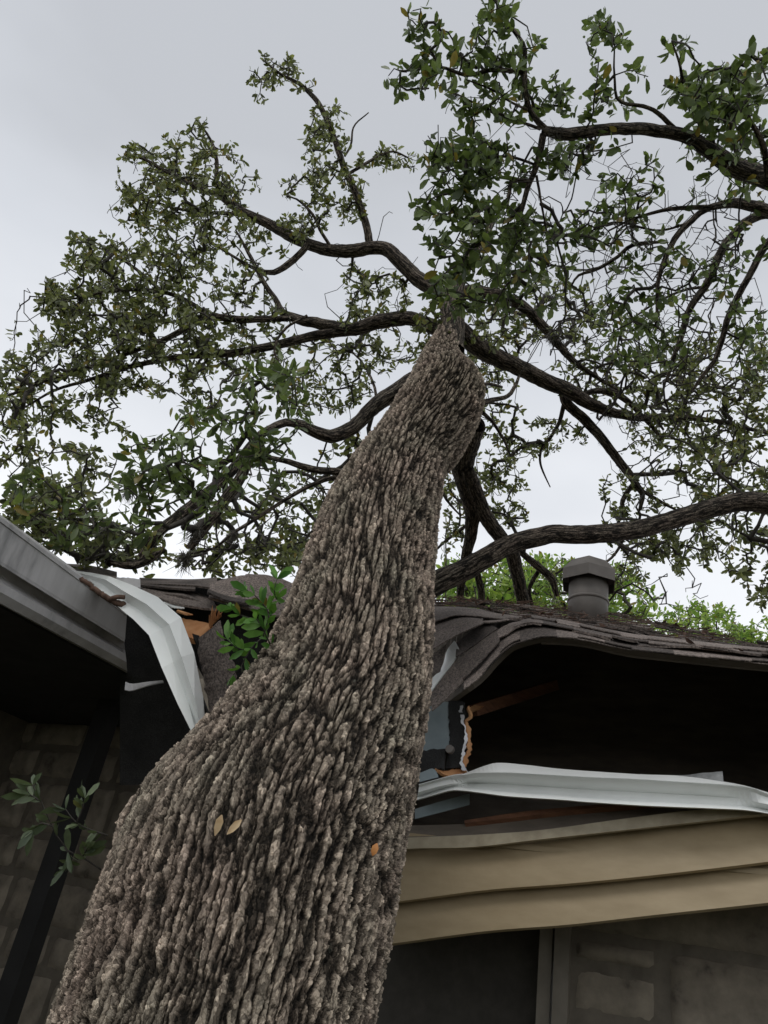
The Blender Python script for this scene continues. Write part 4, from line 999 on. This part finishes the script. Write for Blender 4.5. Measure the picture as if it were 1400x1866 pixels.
NOC = [
 (832, 548, 50, 34, 20, 3.2, .08),
 (915, 25, 45, 25, 12, 3.0, .1), (890, 60, 30, 25, 7, 3.0, .1), (930, 100, 45, 30, 12, 3.0, .1), (765, 30, 28, 22, 9, 2.9, .08), (800, 80, 30, 30, 8, 2.9, .1), (765, 135, 55, 32, 20, 2.9, .1), (738, 180, 16, 18, 5, 2.9, .05),
 (860, 110, 35, 30, 12, 2.95, .1), (860, 180, 50, 30, 14, 2.95, .1), (930, 180, 40, 40, 14, 3.0, .1), (1000, 90, 30, 40, 13, 3.0, .1), (1000, 160, 35, 40, 14, 3.0, .1), (1100, 60, 45, 38, 18, 3.0, .1), (1085, 95, 25, 25, 6, 3.0, .1),
 (1050, 140, 35, 30, 12, 3.0, .1), (1060, 180, 40, 25, 10, 3.0, .1), (1130, 170, 45, 45, 18, 3.0, .1), (1200, 130, 45, 45, 18, 3.0, .1), (1240, 90, 30, 25, 6, 3.0, .1), (1240, 190, 50, 45, 26, 3.0, .12), (1310, 160, 65, 50, 62, 2.9, .15),
 (1370, 150, 40, 50, 48, 2.8, .12), (1385, 100, 20, 25, 8, 2.8, .08), (1370, 230, 50, 50, 50, 2.9, .12), (1310, 230, 50, 40, 40, 3.0, .12), (840, 260, 60, 40, 26, 2.95, .12), (830, 310, 55, 35, 20, 2.95, .12), (900, 240, 40, 40, 18, 3.0, .1),
 (900, 310, 60, 45, 26, 3.0, .12), (775, 380, 35, 16, 8, 2.95, .08), (840, 380, 60, 40, 26, 2.95, .12), (900, 420, 60, 45, 30, 3.0, .15), (850, 450, 60, 35, 24, 3.0, .15), (920, 490, 60, 45, 26, 3.1, .15), (850, 510, 60, 35, 22, 3.1, .15),
 (960, 430, 50, 50, 18, 3.1, .15), (1020, 300, 30, 40, 10, 3.1, .1), (1040, 450, 70, 50, 26, 3.3, .2), (1110, 400, 70, 40, 28, 3.3, .2), (1150, 340, 60, 40, 18, 3.3, .2), (1090, 270, 50, 20, 9, 3.2, .1), (1240, 310, 70, 40, 20, 3.3, .2), (1330, 330, 60, 40, 18, 3.3, .2),
 (1180, 500, 60, 50, 26, 3.5, .2), (1150, 570, 60, 50, 24, 3.6, .2), (1200, 620, 50, 50, 20, 3.6, .2), (1290, 520, 80, 80, 24, 3.8, .3), (1370, 560, 40, 60, 14, 3.8, .2), (1360, 460, 50, 50, 14, 3.6, .2), (1240, 450, 60, 40, 14, 3.5, .2), (1360, 650, 40, 40, 8, 3.9, .2),
 (1120, 640, 50, 30, 10, 3.7, .15),(960, 560, 60, 30, 12, 3.2, .1),
]
NOC = [(a_, b2, c2_, d2_, n_ * 1.2, e2, f2_) for a_, b2, c2_, d2_, n_, e2, f2_ in NOC]
plant(oak2, np.vstack(sk), None, NOC, .043, 7, M['leaf_near'], rt=.0019, aspect=.48, back=.09, wig=.22)
tips = sample_tips([(1060, 380, 130, 120, 180, 3.3, .25), (1200, 450, 150, 120, 220, 3.6, .3), (1300, 600, 100, 130, 150, 3.9, .3), (900, 300, 120, 160, 80, 3.0, .2), (1330, 350, 70, 60, 30, 3.4, .2), (1000, 600, 90, 60, 40, 3.4, .3)])
p0, p1, r0, r1, tp, td, _ = grow(np.vstack(sk), None, tips, rt=.0012, wig=.3)
V, F = frusta(p0, p1, r0, r1, 5); mk('bare_twigs', V, F, M['twig'], oak2, True)

# ------------------------------------------------------------------ ball moss clumps on the branches
NODES = np.vstack(ALLN + [SK] + sk)
def moss(px, py, d, r_, label):
    r = np.random.default_rng(int(px * 3 + py)); c = U(px, py, d); c = NODES[np.argmin(((NODES - c) ** 2).sum(1))] - np.array([0, 0, r_ * .3]); r_ *= .8; n = 90
    D = r.normal(size=(n, 3)); D /= np.linalg.norm(D, axis=1)[:, None]; L = r.uniform(.6, 1.25, n) * r_
    mid = c + D * L[:, None] * .55 + r.normal(size=(n, 3)) * r_ * .12; end = c + D * L[:, None] + r.normal(size=(n, 3)) * r_ * .3 + np.array([0, 0, -.25 * r_])
    V1, F1 = frusta(np.repeat(c[None], n, 0), mid, np.full(n, r_ * .05), np.full(n, r_ * .035), 3)
    V2, F2 = frusta(mid, end, np.full(n, r_ * .035), np.full(n, r_ * .008), 3)
    tag(mk('ball_moss', np.vstack([V1, V2]), np.vstack([F1, F2 + len(V1)]), M['moss'], None, False), label, 'moss ball', 'ball moss clumps on the oak branches')
for q in [
 (428, 538, 4.6, .030, 'small ball moss in the twigs just left of the middle limb bend'),
 (558, 530, 4.6, .025, 'tiny ball moss at the knotty upward bend of the middle left limb'),
 (160, 812, 4.0, .035, 'spiky ball moss on a twig beside the sky gap at far left'),
 (245, 880, 2.7, .045, 'ball moss on the low left branch just above the grey gutter'),
 (210, 908, 2.8, .050, 'fuzzy ball moss low in the leaves, directly above the white bent gutter'),
 (425, 965, 3.2, .035, 'ball moss on the thin diagonal branch left of the trunk'),
 (385, 985, 3.2, .060, 'broad shaggy ball moss above the crushed roof edge'),
 (320, 1015, 3.1, .070, 'biggest grey ball moss resting just over the left roof line'),
 (150, 965, 3.0, .055, 'dark ball moss tangled in leaves behind the gutter corner'),
 (823, 187, 2.9, .022, 'small dark ball moss below the leafy spray at top centre'),
 (880, 95, 3.0, .022, 'ball moss beside the top vertical branch, highest of all'),
 (905, 108, 3.0, .025, 'ball moss right of the highest one on the top twig'),
 (1083, 248, 3.0, .030, 'ball moss hanging under the horizontal limb at upper right'),
 (1005, 215, 3.0, .045, 'pale tangled ball moss on the end of the horizontal upper limb'),
 (1010, 300, 3.1, .040, 'greyish ball moss just below the end of the horizontal limb'),
 (985, 630, 4.7, .070, 'pale green ball moss beside the right limb near the trunk fork'),
 (1110, 745, 4.8, .060, 'pale ball moss where the right limb splits into two'),
 (1155, 760, 4.8, .065, 'large ball moss at the outer end of the right limb'),
 (1090, 800, 4.75, .035, 'ball moss halfway down the drooping right branch'),
 (1350, 825, 4.6, .030, 'ball moss in the foliage at far right above the long limb'),
 (1210, 1020, 4.3, .035, 'ball moss under the long right limb near the vent pipe'),
 (1155, 425, 3.4, .03, 'ball moss on the arching twig in the right crown'),
]: moss(*q)

# ------------------------------------------------------------------ dead leaves caught on the bark, stick on gutter
def one_leaf(name, px, py, d, L, ang, m_, label, aspect=.35, curl=.2):
    c = U(px, py, d); D = (CX * math.cos(ang) + CY * math.sin(ang))[None]
    r = np.random.default_rng(int(px)); V, F, t_ = leaf_mesh(np.array([c - D[0] * L / 2]), D, np.array([L]), aspect, curl, r, up=(FW * -1 + CY * .3)[None] * 8)
    n_ = len(V); Vb = V + FW * .0012
    F2 = np.vstack([F, F[:, ::-1] + n_])
    tag(mk(name, np.vstack([V, Vb]), F2, m_, None, False), label, 'leaf', 'dead leaves caught on the trunk bark')
one_leaf('dead_leaf', 397, 1507, 1.405, .036, math.radians(72), M['dead_leaf'], 'pale tan dead leaf standing upright in the trunk bark, left of a tilted one')
one_leaf('dead_leaf', 424, 1510, 1.395, .031, math.radians(45), M['dead_leaf'], 'pale tan dead leaf tilted to the right, beside the upright one on the trunk')
one_leaf('dead_leaf', 683, 1548, 1.44, .026, math.radians(70), M['orange_leaf'], 'small orange curled leaf near the right edge of the trunk', .6, .4)
one_leaf('dead_leaf', 287, 1441, 1.72, .022, math.radians(40), M['orange_leaf'], 'tiny orange leaf on the upper left edge of the trunk above the collar', .3)
b = MB(); st = resample([U(*cl(x, y), 2.6) for x, y in [(140, 160), (200, 205), (260, 250), (310, 285), (385, 310)]], 24); b.tube(st + rng.normal(0, .002, st.shape), np.linspace(.008, .011, 24), 8)
st = resample([U(*cl(x, y), 2.59) for x, y in [(300, 280), (345, 268), (388, 268)]], 8); b.tube(st, [.008] * 8, 7)
st = resample([U(*cl(x, y), 2.61) for x, y in [(340, 300), (365, 325), (392, 338)]], 8); b.tube(st, [.007] * 8, 7)
tag(b.build('broken_stick', M['litter'], None, True), 'short mossy broken stick lying across the lip of the grey gutter', 'stick')

# twig litter over the roof
P0_ = []; P1_ = []; 
for _ in range(380):
    u = random.random() ** 1.4 * .75; t = 1 - random.random() ** 2.2 * .8; p_ = S(u, t, .016); a = random.uniform(0, 2 * math.pi); l_ = random.uniform(.02, .11)
    dv = (AH * math.cos(a) + (Rc[40] - Ec[40]) / np.linalg.norm(Rc[40] - Ec[40]) * math.sin(a)) * l_ + np.array([0, 0, random.uniform(-.004, .018)])
    P0_.append(p_); P1_.append(p_ + dv)
P0_, P1_ = np.array(P0_), np.array(P1_); k = len(P0_)
V, F = frusta(P0_, P1_, rng.uniform(.001, .0028, k), rng.uniform(.0006, .0016, k), 5)
P = np.array([S(random.random() * .9, 1 - random.random() ** 1.5, .014) for _ in range(160)]); D = rng.normal(size=P.shape) * [1, 1, .25]
V2, F2, _ = leaf_mesh(P, D, np.full(len(P), .03), .4, .3)
tag(mk('twig_litter', np.vstack([V, V2]), np.vstack([F, F2 + len(V)]), M['litter'], None, False), 'dead twigs and brown leaves scattered over the shingles', 'litter', kind='stuff')

# ------------------------------------------------------------------ trees behind the house
def back_tree(px, d, blobs, label, n_leaf=9, ls=.085):
    g = U(px, 1400, d); root = empty('background_tree', (g[0], g[1], 0), label, 'tree', 'light green trees beyond the roof')
    cx_, cy_ = blobs[0][0], blobs[0][1]; topc = U(cx_, cy_, d)
    pts = resample([[g[0], g[1], -.1], [g[0] + .1, g[1], 1.5], [topc[0], topc[1], max(2.5, topc[2] - .5)]], 20)
    Vt, Ft = tube_vf(pts, np.linspace(.12, .05, 20), 12); mk('trunk', Vt, Ft, M['twig'], root)
    skel = pts[6:]
    plant(root, skel, None, [(*q[:4], q[4] * 1.6, d, .6) for q in blobs], ls, n_leaf, M['leaf_back'], rt=.004, back=.3, maxr=.05)
back_tree(900, 9.5, [(900, 1075, 70, 55, 150), (860, 1100, 60, 50, 80), (830, 1060, 40, 50, 50)], 'light green small tree behind the roof, just right of the trunk')
back_tree(1010, 10.5, [(1010, 1070, 80, 55, 170), (960, 1110, 70, 50, 80)], 'light green tree directly behind the roof vent pipe')
back_tree(1120, 9.8, [(1130, 1090, 60, 60, 120), (1090, 1130, 50, 40, 50)], 'green tree peeking out just right of the vent pipe')
back_tree(1260, 12.0, [(1230, 1150, 60, 45, 70), (1290, 1140, 60, 45, 80), (1330, 1170, 60, 30, 60)], 'yellow green treetop above the roof slope at the right')
back_tree(1420, 12.5, [(1400, 1165, 50, 45, 60), (1350, 1185, 50, 30, 40)], 'yellow green treetop at the far right end of the roof line')
